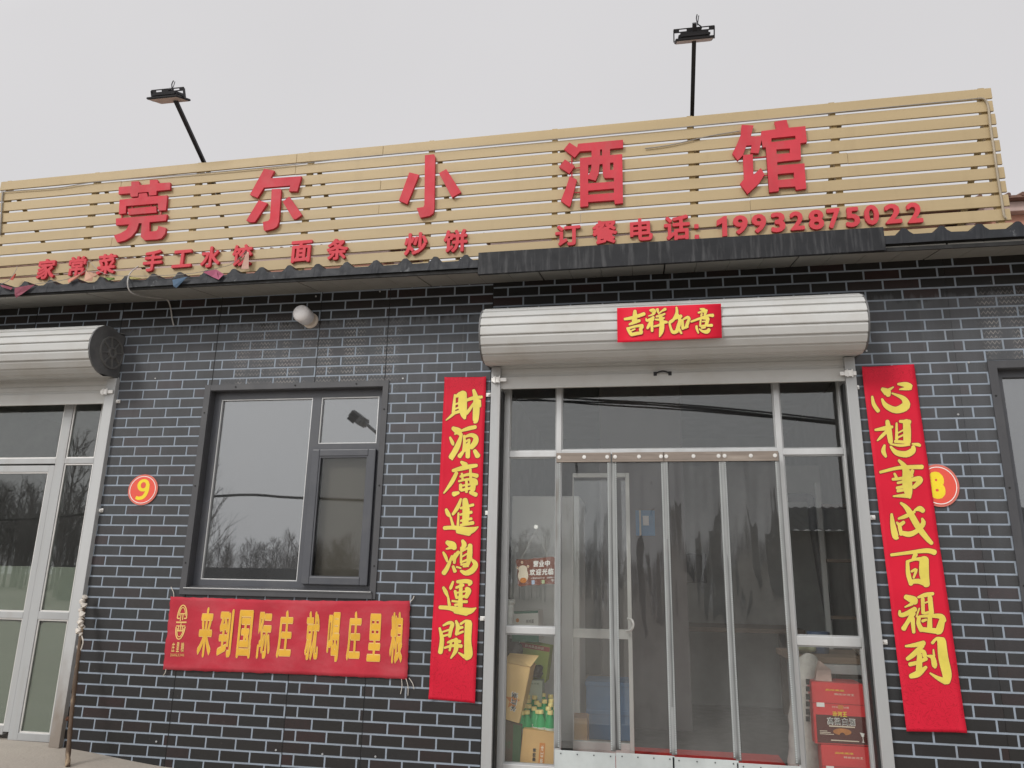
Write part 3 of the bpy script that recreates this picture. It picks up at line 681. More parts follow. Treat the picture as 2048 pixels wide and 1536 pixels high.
LINKS = {'a': [((620,690),(635,860)), ((985,645),(985,840)), ((420,840),(420,930)), ((1175,770),(1170,860)), ((640,500),(640,545)), ((1010,480),(1010,510)), ((835,430),(835,450))], 'd': [((395,490),(395,850)), ((430,690),(545,682)), ((420,1135),(545,1125))], 'e': [((460,775),(670,755)), ((640,1060),(695,1055))]}
def outline_mesh(name, loops, Y, depth, mats, parent):
    cu = bpy.data.curves.new(name, 'CURVE'); cu.dimensions = '2D'; cu.fill_mode = 'BOTH'; cu.extrude = depth / 2
    for lp in loops:
        s_ = cu.splines.new('POLY'); s_.points.add(len(lp) - 1); s_.use_cyclic_u = True
        for q, p in zip(s_.points, lp): q.co = (p[0], p[2], 0, 1)
    t = bpy.data.objects.new(name, cu); COL.objects.link(t); bpy.context.view_layer.update()
    me = bpy.data.meshes.new_from_object(t.evaluated_get(bpy.context.evaluated_depsgraph_get()))
    bpy.data.objects.remove(t); bpy.data.curves.remove(cu)
    bm = bmesh.new(); bm.from_mesh(me); bpy.data.meshes.remove(me)
    for v in bm.verts: v.co = Vector((v.co.x, Y + depth / 2 - v.co.z, v.co.y))
    return obj(name, bm, mats, parent)
for k, (ox, oy, s_, loops) in BIG.items():
    ch = outline_mesh('sign_character', [[P(ox + a * s_, oy + b_ * s_, YS - .026) for a, b_ in lp] for lp in loops], YS - .026, .022, m_red, sign)
    for (a, b_) in LINKS.get(k, ()):
        t = MB(); t.tube([P(ox + a[0] * s_, oy + a[1] * s_, YS - .012), P(ox + b_[0] * s_, oy + b_[1] * s_, YS - .012)], .0055, 4); obj('tie_bar', t, m_red, ch)
SMALL = [('家',72,516,112,559),('常',134,511,173,553),('菜',192,506,233,550),('手',284,498.5,326,543.5),('工',343,498,385,536),('水',400,491,442,536),('饺',462.5,487,505.5,533),
 ('面',580,479,624,526),('条',652,475,697,521),('炒',808,463,855,511),('饼',886.5,457,935,506),('订',1110,447,1161,493),('餐',1184,438,1235,489),('电',1259,434,1306,483),('话',1327,428,1381,482),
 ('1',1433.5,432,1455,472),('9',1465,429,1497,469),('9',1502.5,426.5,1534,466.5),('3',1541,423,1572,465),('2',1579,421,1610,461),('8',1616,417.7,1649.5,460),('7',1653,415,1683,457),('5',1690,412.5,1721.6,454.6),('0',1727,408,1760,450.5),('2',1768,405.7,1805,448),('2',1812,403,1847,446.7)]
for c, x0, y0, x1, y1 in SMALL:
    xm = (x0 + x1) / 2; dig = c.isdigit()
    if c == '1':
        b = MB(); b.prism([P(1348 + x * .3418, y * .3418, YS - .024) for x, y in ((250, 1290), (292, 1264), (309, 1263), (312, 1380), (284, 1383), (282, 1305), (250, 1322))], (0, .02, 0)); obj('sign_character', b, m_red2, sign); continue
    b = bmesh.new()
    put_glyph(b, c, .035 if dig else .032, box_fn(x0, y0, x1, y1, YS - .024, -.085, -.13 + xm * .000125), (0, .02, 0))
    obj('sign_character', b, m_red2, sign)
for (x0, y0, x1, y1) in ((1389, 448, 1397, 456.5), (1390, 469, 1398, 477.5)):
    b = MB(); q = P(x0, y1, YS - .024); r = P(x1, y0, YS - .024); b.box(q.x, r.x, YS - .024, YS - .004, q.z, r.z); obj('sign_character', b, m_red2, sign)
cb = MB()
cb.tube(smooth_path([P(x, y, YS - .012) for x, y in ((2, 384), (40, 381), (120, 375), (200, 363), (400, 347), (560, 332), (700, 316), (850, 302), (1000, 289), (1170, 273), (1300, 261), (1450, 246), (1560, 236), (1700, 222), (1800, 212), (1955, 197))] ), .0036, 6)
obj('cable', cb, m_cable_d, sign)
cb = MB(); cb.tube(smooth_path([P(x, y, YS - .012) for x, y in ((1955, 197), (1968, 198), (1976, 212), (1981, 255), (1988, 300), (1995, 350), (2003, 400), (2008, 430), (2013, 437))]), .0075, 6)
obj('conduit', cb, M('tan conduit', (.33, .28, .21), .6), sign)
cb = MB(); cb.tube(smooth_path([P(x, y, YS - .010) for x, y in ((6, 383), (4, 400), (3, 420), (2, 440), (0, 470))]), .006, 6); obj('cable', cb, m_cable_d, sign)
cb = MB(); cb.tube(smooth_path([P(x, y, YS - .010) for x, y in ((1290, 297), (1340, 290), (1420, 272), (1480, 262))]), .004, 6); obj('cable', cb, m_cable_d, sign)

# ------------------------------------------------------------------ floodlights on poles
def floodlight(x, ztop_fix, label, tilt_deg, yaw=0, lean=0):
    base = Vector((x, .28 if x < 0 else .36, 4.262 if x < 0 else 4.31)); top = Vector((x + lean, -.50, 4.858 if x > 0 else 4.758))
    r = thing('floodlight', base, label, 'floodlight', 'floodlights on poles over the sign')
    ax = (top - base).normalized()
    p = MB(); u = ax.cross(Vector((1, 0, 0))).normalized()
    p.obox((base + top) / 2, Vector((1, 0, 0)), u, ax, .014, .014, (top - base).length / 2, bev=.002); obj('pole', p, m_black, r)
    st = MB(); st.tube([base + ax * .22 + Vector((-.035, 0, -.02)), base + ax * .33], .006, 6); obj('stay', st, m_frame_y, r)
    c = top - ax * .100 + Vector((0, -.02, 0))
    rot = Matrix.Rotation(yaw, 3, 'Z') @ Matrix.Rotation(math.radians(tilt_deg), 3, 'X')
    ex, ey, ez = (rot @ Vector(v) for v in ((1, 0, 0), (0, 1, 0), (0, 0, 1)))   # ez: away from the lens
    hc = c + Vector((-.04 if x < 0 else 0, .035 if x > 0 else -.01, .0))
    b = MB(); b.obox(hc, ex, ey, ez, .130, .092, .008, bev=.004); b.obox(hc + ez * .027, ex, ey, ez, .106, .066, .019, bev=.012)
    hd = obj('housing', b, m_black, r)
    l = MB(); l.obox(hc - ez * .0095, ex, ey, ez, .118, .080, .0012); obj('lens', l, m_lens, hd)
    br = MB()
    for s_ in (-1, 1):
        br.obox(hc + ex * s_ * .136 + ez * .033, ex, ey, ez, .0035, .012, .037)
        for q in (-.010, .010): br.obox(hc + ex * s_ * .068 + ez * (.066 + q), ex, ey, ez, .070, .004, .0035)
        br.obox(hc + ex * s_ * .120 + ez * .066, ex, ey, ez, .020, .0035, .0065)
    br.obox(hc + ez * .066, ex, ey, ez, .050, .0035, .0065)
    obj('bracket', br, m_black, hd)
    w_ = MB(); t0 = hc + ez * .046 + ex * .04
    w_.tube(smooth_path([t0, t0 + ez * .03 + ex * .01, top + Vector((.022, .0, -.01)), top + Vector((.014, -.004, .03)), top + Vector((.020, .0, .066))]), .0042, 6)
    w_.tube(smooth_path([top + Vector((.018, 0, -.02)), top + Vector((.026, .004, .028)), top + Vector((.031, .004, .060))]), .003, 6)
    obj('lead_wire', w_, m_black, r)
    return r
floodlight(-3.5, 0, 'black floodlight on the left leaning pole, its lens turned down over the sign', 24, lean=-.02)
floodlight(.41, 0, 'black floodlight on the right upright pole, seen edge on above the sign', 32)

# ------------------------------------------------------------------ festival papers and brush lettering
def relief(x, z, zt, zb_, xl, xr):
    u, v = (x - xl) / (xr - xl), (zt - z) / (zt - zb_)
    d = .0028 * math.sin(z * 8.3 + x * 3) + .0022 * math.sin(x * 17 + z * 4.1) + .0015 * math.sin(z * 23 + x * 9)
    e_ = max(0, abs(u - .5) * 2 - .72) / .28; f_ = max(0, v - .955) / .045 + max(0, .03 - v) / .03
    return -.006 - d - .007 * e_ * e_ * (.4 + .6 * math.sin(z * 5.3 + 1) ** 2) - .010 * e_ * f_
def brush(parent, glyph_list, ox, oy, s_, Y, name='brush_character', wk=1.0, rel=None):
    for strokes in glyph_list:
        bm = bmesh.new(); lay = [(13, .0, 0), (5, -.0006, 1), (0 if wk == 1 else -1.5 * wk, -.0012, 2)]
        n = 0
        for li, (dw, dy, mi) in enumerate(lay):
            for st in strokes:
                n += 1; Yk = Y + dy - .00001 * (n % 40)
                pts = [(x + .001 * i, y, w_) for i, (x, y, w_) in enumerate(st)]
                if len(pts) > 2:
                    v3 = smooth_path([Vector(p) for p in pts], 4)
                else: v3 = [Vector(p) for p in pts]
                L_, R_ = [], []
                for i, p in enumerate(v3):
                    d = (v3[min(i + 1, len(v3) - 1)] - v3[max(i - 1, 0)]); d.z = 0
                    d = d.normalized() if d.length > 1e-6 else Vector((1, 0, 0)); hw = max((max(p.z, 2) + dw * wk) / 2, .8)
                    nn_ = Vector((-d.y, d.x, 0)); L_.append(p + nn_ * hw); R_.append(p - nn_ * hw)
                def cap(p, d, hw, sgn):
                    nn_ = Vector((-d.y, d.x, 0)); return [p + nn_ * hw * math.cos(a) * sgn + d * hw * .8 * math.sin(a) for a in (math.pi * k / 6 for k in range(1, 6))]
                d1 = (v3[-1] - v3[-2]); d1.z = 0; d1.normalize(); d0 = (v3[0] - v3[1]); d0.z = 0; d0.normalize()
                loop = L_ + cap(v3[-1], d1, max((max(v3[-1].z, 2) + dw * wk) / 2, .8), 1) + R_[::-1] + cap(v3[0], d0, max((max(v3[0].z, 2) + dw * wk) / 2, .8), 1)
                def mk(q): return bm.verts.new(P(ox + q.x * s_, oy + q.y * s_, Yk))
                lv, rv = [mk(q) for q in L_], [mk(q) for q in R_]
                for i in range(len(lv) - 1):
                    f = bm.faces.new((lv[i], lv[i + 1], rv[i + 1], rv[i])); f.material_index = mi
                c1 = [lv[-1]] + [mk(q) for q in cap(v3[-1], d1, max((max(v3[-1].z, 2) + dw * wk) / 2, .8), 1)] + [rv[-1]]
                c0 = [rv[0]] + [mk(q) for q in cap(v3[0], d0, max((max(v3[0].z, 2) + dw * wk) / 2, .8), 1)] + [lv[0]]
                for c_ in (c1, c0):
                    f = bm.faces.new(c_); f.material_index = mi
        if rel:
            for v in bm.verts: v.co.y += relief(v.co.x, v.co.z, *rel)
        obj(name, bm, [m_goldsh, m_goldrim, m_gold], parent, recalc=False)
CAI = [[(300,215,14),(292,300,22),(288,365,26)],[(300,365,26),(262,400,16),(225,430,6)],[(303,230,16),(345,210,40)],[(368,205,62),(365,300,72),(375,380,50),(385,415,20)],[(300,295,10),(345,280,14)],[(300,335,12),(345,318,14)],[(290,372,20),(350,352,24)],
 [(400,260,20),(460,240,26),(528,232,20)],[(460,175,22),(478,240,40),(482,330,52),(477,430,44),(470,450,20)],[(505,265,30),(510,310,24)],[(460,285,14),(425,340,22),(400,372,26)]]
YUAN = [[(285,500,30),(330,527,56),(345,548,30)],[(325,530,24),(300,550,10)],[(258,577,14),(278,620,26),(285,640,14)],[(268,745,42),(297,690,34),(345,572,10)],[(355,550,22),(330,660,22),(275,766,10)],[(362,520,18),(420,502,30),(475,490,28)],
 [(412,640,34),(410,742,34)],[(340,737,34),(375,692,18)],[(470,692,28),(495,735,42)],[(380,565,18),(382,625,22),(378,690,28)],[(390,572,14),(440,558,28),(478,578,38),(474,620,44),(440,662,36)],[(395,612,12),(425,595,10),(418,630,22)]]
GUANG = [[(355,787,20),(388,812,44)],[(282,860,22),(350,842,34),(420,827,34),(485,817,24)],[(312,880,26),(270,960,30),(206,1052,8)],[(345,910,16),(420,892,22),(488,905,32)],[(358,885,14),(365,940,16)],[(432,850,18),(436,960,22)],[(332,950,14),(400,935,16),(470,942,28),(483,975,22)],
 [(347,980,24),(347,1020,24)],[(460,955,38),(450,1020,42)],[(362,988,12),(440,974,14)],[(352,1027,20),(440,1008,22)],[(397,945,18),(397,1040,20)],[(290,1060,38),(328,1048,22)],[(432,1045,28),(478,1065,34)]]
JIN = [[(350,1102,14),(325,1170,30),(282,1233,18)],[(330,1222,12),(325,1330,18)],[(385,1110,40),(395,1200,58),(387,1310,48)],[(350,1180,18),(455,1152,20)],[(346,1235,14),(440,1215,22)],[(350,1288,14),(440,1270,20)],[(350,1325,18),(453,1306,28)],
 [(226,1192,20),(242,1230,32),(262,1255,12)],[(265,1260,14),(285,1335,22)],[(212,1350,28),(300,1347,32),(400,1372,58),(450,1365,46),(498,1341,6)],[(325,1375,38),(420,1393,44)]]
HONG = [[(236,107,32),(280,130,58),(298,155,36)],[(270,150,24),(228,163,8)],[(202,192,14),(222,230,24),(235,270,12)],[(206,368,36),(237,320,32),(275,222,12)],[(285,245,42),(332,190,26)],[(305,205,20),(295,280,20)],[(285,312,20),(300,353,26)],
 [(366,92,22),(380,130,38),(352,178,12)],[(355,150,14),(352,280,16)],[(430,132,34),(425,220,42),(412,290,26)],[(362,182,10),(410,155,14)],[(362,228,10),(410,200,10)],[(362,272,12),(440,240,20)],[(352,297,12),(410,287,18)],
 [(440,250,14),(470,280,34),(473,310,42),(440,350,46),(392,368,38),(352,350,18)],[(315,316,12),(350,326,10)],[(372,312,12),(412,305,18)]]
YUN = [[(202,492,20),(222,530,30),(241,572,12)],[(285,442,14),(266,490,22),(262,506,10)],[(322,442,24),(390,437,32),(433,447,32),(420,468,18)],[(312,492,18),(370,470,22)],[(302,522,20),(312,572,18)],[(400,502,32),(418,520,38),(395,572,30)],[(312,537,12),(395,522,12)],[(312,580,16),(400,562,20)],[(352,445,22),(345,650,36)],[(277,606,14),(330,612,16),(400,612,22)],[(302,640,18),(350,632,20)],
 [(240,562,12),(252,640,22)],[(172,660,28),(260,667,34),(360,692,60),(430,690,46),(478,666,6)],[(300,697,26),(398,712,36)]]
KAI = [[(170,837,14),(190,930,32),(176,1043,36)],[(202,815,12),(250,792,24),(280,802,28),(266,850,28),(256,908,22)],[(196,870,10),(250,852,14)],[(200,905,14),(250,892,14)],[(310,777,16),(327,830,32),(312,888,18)],[(350,802,18),(390,777,18),(420,792,46)],[(415,800,58),(410,950,56),(416,1060,68),(400,1093,38)],[(332,1046,8),(382,1080,28)],[(322,840,26),(365,830,18)],[(312,890,20),(370,867,14)],
 [(240,960,14),(290,942,22),(345,952,24)],[(212,1005,14),(280,987,20),(355,990,28)],[(270,950,18),(256,1028,14)],[(310,932,28),(310,1020,34),(266,1093,8)]]
XIN = [[(178,297,14),(190,360,28),(225,413,28)],[(258,317,14),(290,370,38),(370,405,50),(450,370,66),(430,310,34),(340,269,8)],[(262,237,28),(300,262,56),(310,283,34)],[(302,250,28),(350,219,6)],[(387,196,14),(450,202,38),(484,225,36),(400,238,8)]]
XIANG = [[(202,567,14),(290,552,32),(340,542,18)],[(300,497,28),(312,570,42),(325,663,34)],[(290,582,22),(250,622,22),(217,654,6)],[(375,512,12),(375,640,22)],[(455,502,54),(460,580,58),(460,663,56)],[(402,497,18),(478,502,34)],[(387,590,8),(430,567,10)],[(387,627,10),(430,607,12)],[(362,660,20),(458,666,22)],
 [(275,692,14),(265,740,32),(285,783,16)],[(325,702,14),(370,750,38),(450,763,48),(503,735,46),(510,702,26)],[(322,680,8),(400,692,18),(480,686,10)],[(502,679,8),(545,684,24),(563,692,18)]]
SHI = [[(390,814,16),(427,850,34),(450,900,56),(460,1000,76),(470,1080,56),(480,1113,18)],[(242,908,18),(400,872,24),(578,866,32)],[(356,920,14),(370,950,20)],[(500,897,26),(492,932,20)],[(342,965,18),(400,960,20),(500,937,18)],[(382,995,16),(480,972,22),(555,962,42),(558,985,38),(512,1030,26)],[(376,1036,20),(470,1016,22)],[(382,1060,20),(430,1052,18)],[(347,1102,8),(420,1098,26),(478,1098,36)]]
CHENG = [[(335,1247,16),(347,1340,38),(366,1425,46),(384,1438,18)],[(392,1282,14),(450,1262,28),(518,1227,18)],[(407,1157,14),(440,1182,28),(480,1232,42),(550,1350,46),(620,1440,38),(658,1480,28)],[(580,1282,14),(590,1322,36),(542,1380,32),(480,1408,40),(425,1400,34)],[(377,1312,10),(400,1332,26),(432,1312,24)],[(400,1347,26),(412,1408,26)],[(517,1215,8),(560,1202,40),(588,1220,32)]]
BAI = [[(162,115,18),(300,97,22),(430,82,32),(493,95,38)],[(345,112,32),(322,155,14)],[(285,167,20),(291,260,30),(312,338,28)],[(282,167,18),(350,147,18),(420,152,42)],[(412,152,66),(412,260,70),(430,343,46)],[(317,242,14),(352,228,18),(332,290,12)],[(306,322,28),(370,317,34),(430,340,34)]]
FU = [[(272,437,32),(330,462,56),(343,480,36)],[(320,490,22),(267,515,8)],[(226,545,14),(232,575,26),(270,570,32),(342,532,36)],[(330,562,36),(282,640,28),(257,680,36)],[(325,602,30),(335,708,22)],[(375,525,8),(355,590,8)],[(365,440,12),(420,422,28),(478,412,20)],[(400,452,24),(405,560,22)],[(455,442,32),(468,560,32)],[(418,482,8),(446,472,8)],[(415,562,14),(460,552,16)],[(375,592,24),(371,640,28),(395,690,36)],[(380,587,14),(460,582,22),(540,587,36),(563,620,32)],[(550,612,40),(530,690,54),(515,708,34)],[(456,577,26),(456,680,36)],[(402,622,20),(430,612,14)],[(392,686,32),(518,700,38)]]
DAO = [[(272,815,12),(340,807,28),(410,792,36)],[(400,812,32),(332,880,36),(287,913,26)],[(312,890,18),(400,852,26),(420,890,30)],[(306,955,28),(360,942,26),(430,912,26)],[(380,882,34),(376,1000,46)],[(312,1045,32),(370,1025,46),(430,977,20)],[(442,890,10),(480,902,30),(495,960,36),(500,978,18)],[(485,842,8),(490,890,14)],[(477,790,20),(510,758,22),(545,777,66)],[(548,780,62),(560,900,70),(590,1030,66),(590,1088,46)],[(462,1023,8),(520,1060,26),(580,1085,46)]]
JI = [[(218,385,36),(350,362,54),(480,322,54),(562,292,56)],[(400,240,48),(400,320,74),(390,420,84)],[(302,480,28),(390,442,54),(480,412,46)],[(265,547,36),(310,620,56),(340,668,44)],[(290,547,34),(420,512,36),(530,502,54)],[(530,522,54),(500,570,54),(520,618,44)],[(342,590,20),(400,562,20)],[(342,660,54),(430,642,54),(518,630,44)]]
XIANG2 = [[(670,227,28),(730,242,82),(720,300,36),(642,330,10)],[(597,372,10),(612,410,36),(680,392,54),(730,352,36)],[(720,382,46),(660,480,54),(622,548,36)],[(700,442,46),(705,598,36)],[(800,212,46),(812,265,26)],[(940,207,46),(880,242,26),(822,290,18)],[(782,340,26),(860,322,36),(930,292,26)],[(762,390,18),(850,392,36),(918,362,26)],[(742,515,26),(830,492,36),(910,442,54),(968,440,36)],[(850,322,54),(880,450,74),(870,600,74),(836,698,10)]]
RU = [[(1140,177,28),(1145,280,46),(1082,400,46),(1012,450,36)],[(1012,442,28),(1042,560,36),(1082,620,54),(1150,602,54)],[(1150,302,46),(1200,400,54),(1172,520,64),(1140,600,54),(1085,628,34)],[(1182,562,46),(1228,638,28)],[(1012,430,18),(1100,382,36),(1220,332,54)],[(1246,402,36),(1250,520,46),(1250,560,36)],[(1262,390,28),(1340,352,46),(1368,390,46)],[(1358,402,46),(1322,500,54),(1330,518,36)],[(1252,550,36),(1338,520,36)]]
YI = [[(1562,202,18),(1620,222,64),(1640,250,54)],[(1532,270,28),(1678,232,36)],[(1590,292,26),(1580,330,26)],[(1660,262,44),(1642,310,34)],[(1402,430,28),(1560,372,36),(1700,322,36),(1785,320,54)],[(1572,390,26),(1560,500,26)],[(1602,372,26),(1698,372,54)],[(1700,382,54),(1672,480,54)],[(1602,430,16),(1660,422,16)],[(1562,510,26),(1660,500,34)],[(1496,512,36),(1502,560,36),(1530,633,18)],[(1547,560,18),(1602,600,36),(1680,610,64),(1718,572,54)],[(1592,540,34),(1650,532,26)],[(1682,500,34),(1768,496,46)]]
REL = []
def paper(name, corners, Y, label, cat, mat, group=None, th=.0012, rough=True):
    q = [P(x, y, Y) for x, y in corners]; c = sum(q, Vector()) / 4
    r = thing(name, (c.x, Y, min(p.z for p in q)), label, cat, group)
    rel = (max(p.z for p in q), min(p.z for p in q), min(p.x for p in q), max(p.x for p in q)) if rough else None; REL.append(rel)
    b = MB(); n = 120 if rough else 14; A = []; nw = 12 if rough else 4
    for j in range(n + 1):
        row = []
        for i in range(nw + 1):
            u, v = i / nw, j / n; p = (q[0] * (1 - u) + q[1] * u) * (1 - v) + (q[3] * (1 - u) + q[2] * u) * v
            p.y += relief(p.x, p.z, *rel) if rel else .0012 * math.sin(v * 9 + u * 2); row.append(b.bm.verts.new(p))
        A.append(row)
    for j in range(n):
        for i in range(nw): b.bm.faces.new((A[j][i], A[j][i + 1], A[j + 1][i + 1], A[j + 1][i]))
    o_ = obj('paper', b, mat, r, smooth=True, recalc=False); m_ = o_.modifiers.new('thickness', 'SOLIDIFY'); m_.thickness = th; m_.offset = 1
    return r
c1 = paper('spring_couplet', [(890, 755), (973, 754), (951, 1406), (858, 1398)], -.009, 'tall red festival couplet in gold brush characters left of the glass door', 'couplet', m_couplet, 'red couplets beside the door')
brush(c1, [CAI, YUAN, GUANG, JIN], 840, 740, 160 / 683, -.0111, rel=REL[-1])
brush(c1, [HONG, YUN, KAI], 840, 1060, 160 / 683, -.0111, rel=REL[-1])
c2 = paper('spring_couplet', [(1722, 735), (1827, 729), (1932, 1465), (1812, 1462)], -.018, 'tall red festival couplet right of the glass door, overlapping a number plate', 'couplet', m_couplet, 'red couplets beside the door')
brush(c2, [XIN, XIANG, SHI, CHENG], 1700, 720, 200 / 808, -.0201, rel=REL[-1])
brush(c2, [BAI, FU, DAO], 1740, 1080, 200 / 768, -.0201, rel=REL[-1])
c3 = paper('festival_banner', [(1234, 616), (1442, 607), (1444, 676), (1235, 685)], -.365, 'small red paper strip with four gold brush characters on the shutter housing', 'banner', m_paper, rough=False)
brush(c3, [JI, XIANG2, RU, YI], 1225, 595, 230 / 2048, -.3695, wk=1.8)

# ------------------------------------------------------------------ cloth banner under the window
q = [P(345, 1193), P(822, 1202), P(816, 1358), (P(328, 1339))]
ban = thing('cloth_banner', ((q[0].x + q[1].x) / 2, -.02, q[3].z), 'faded crimson cloth banner with yellow characters and oval emblem tied under the window', 'banner')
b = MB(); nx, nz_ = 60, 20; A = []; rb = random.Random(3)
def bsurf(u, v):
    p = (q[0] * (1 - u) + q[1] * u) * (1 - v) + (q[3] * (1 - u) + q[2] * u) * v
    p.y = -.016 - .004 * math.sin(u * 21 + v * 5) * math.sin(v * 7 + 1) - .005 * math.exp(-((u - .02) ** 2 + v * v) * 60); p.z -= .010 * math.sin(math.pi * u) * (1 - v) - .004 * math.sin(math.pi * u) * v
    return p
for j in range(nz_ + 1):
    row = []
    for i in range(nx + 1):
        u, v = i / nx, j / nz_
        p = bsurf(u, v)
        if i in (0, nx): p.x += rb.uniform(-.003, .003)
        if j in (0, nz_): p.z += rb.uniform(-.0025, .0025)
        row.append(b.bm.verts.new(p))
    A.append(row)
for j in range(nz_):
    for i in range(nx): b.bm.faces.new((A[j][i], A[j][i + 1], A[j + 1][i + 1], A[j + 1][i]))
o_ = obj('cloth', b, m_banner, ban, smooth=True, recalc=False); m_ = o_.modifiers.new('thickness', 'SOLIDIFY'); m_.thickness = .0015; m_.offset = 1
Yb = -.0265
def lay(o_, extra=.0):
    for v in o_.data.vertices:
        d_ = v.co.y - Yb; u_ = (v.co.x - q[0].x) / (q[1].x - q[0].x); v_ = (q[0].z - v.co.z) / (q[0].z - q[3].z); v.co.y = bsurf(u_, v_).y - .0026 + d_ * .6
    return o_
SB = 600 / 2048
for c, x0, y0, x1, y1 in (('来',310,388,440,735),('到',445,400,577,735),('国',577,405,710,742),('际',715,418,840,745),('庄',850,408,985,742),('就',1040,415,1170,757),('喝',1190,420,1310,765),('庄',1325,415,1455,758),('里',1465,430,1595,765),('粮',1617,418,1745,778)):
    bm = bmesh.new(); fn = box_fn(300 + x0 * SB, 1100 + y0 * SB, 300 + x1 * SB, 1100 + y1 * SB, Yb, .03, -.11)
    put_glyph(bm, c, .042, fn, mi=0)
    fn2 = lambda u, v: fn(u * .965 + .0175, v * .98 + .010) + Vector((0, -.0008, 0))
    put_glyph(bm, c, .025, fn2, mi=1)
    lay(obj('banner_character', bm, [m_bgold2, m_bgold], ban, recalc=False))
for c, x0, x1 in (('庄', 140, 169), ('里', 172, 200), ('粮', 203, 233)):
    bm = bmesh.new(); put_glyph(bm, c, .03, box_fn(300 + x0 * SB, 1100 + 630 * SB, 300 + x1 * SB, 1100 + 698 * SB, Yb, .02, -.13)); lay(obj('banner_character', bm, m_bgold2, ban, recalc=False))
bm = bmesh.new()
for i, c in enumerate('ZHUANGLILIANG'):
    x0 = 133 + i * 7.4; w_ = 2.2 if c == 'I' else 6.2
    put_glyph(bm, c, .012, box_fn(300 + (x0 + (6.2 - w_) / 2) * SB, 1100 + 708 * SB, 300 + (x0 + (6.2 + w_) / 2) * SB, 1100 + 727 * SB, Yb, .0, -.0))
lay(obj('banner_lettering', bm, m_bgold2, ban, recalc=False))
em = MB()
def epx(x, y): return P(330 + x * 120 / 1152, 1190 + y * 120 / 1152, Yb)
def eband(pts, wd):
    for a, b_ in zip(pts, pts[1:]):
        d = Vector((b_[0] - a[0], b_[1] - a[1])).normalized(); n_ = Vector((-d.y, d.x)) * wd / 2
        em.poly([epx(a[0] + n_.x, a[1] + n_.y), epx(b_[0] + n_.x, b_[1] + n_.y), epx(b_[0] - n_.x, b_[1] - n_.y), epx(a[0] - n_.x, a[1] - n_.y)])
def sh_(x, y): return (x - (y - 530) * .14, y)
eband([sh_(300 + 88 * math.cos(a), 450 + 255 * math.sin(a)) for a in (math.pi + math.pi * k / 16 for k in range(17))], 22)
eband([sh_(300 + 58 * math.cos(a), 400 + 160 * math.sin(a)) for a in (math.pi + math.pi * k / 14 for k in range(15))], 16)
eband([sh_(300 + 88 * math.cos(a), 610 + 240 * math.sin(a)) for a in (math.pi * k / 16 for k in range(17))], 22)
eband([sh_(300 + 62 * math.cos(a), 640 + 165 * math.sin(a)) for a in (math.pi * k / 14 for k in range(15))], 16)
for y, x0, x1, wd in ((525, 200, 400, 30), (595, 212, 388, 20), (450, 212, 260, 26), (450, 340, 388, 26), (360, 255, 350, 20), (690, 240, 355, 20)): eband([(x0 - (y - 530) * .14, y), (x1 - (y - 530) * .14, y)], wd)
for x, y0, y1 in ((275, 360, 500), (315, 360, 480), (300, 545, 620), (262, 600, 690), (300, 610, 690), (338, 600, 690)): eband([sh_(x, y0), sh_(x, y1)], 18)
lay(obj('emblem', em, m_bgold2, ban, recalc=False))
for (px, py, dx, dy) in ((348, 1194, -6, -20), (820, 1204, 8, -12), (332, 1338, -6, 14), (812, 1357, 4, 34), (818, 1356, 10, 22), (803, 1358, -2, 30)):
    t = MB(); a = P(px, py, -.018); c = P(px + dx, py + dy, -.012)
    t.tube(smooth_path([a, (a + c) / 2 + Vector((.008, -.004, .002)), c]), .0025, 5); obj('tie_string', t, m_cloth, ban)

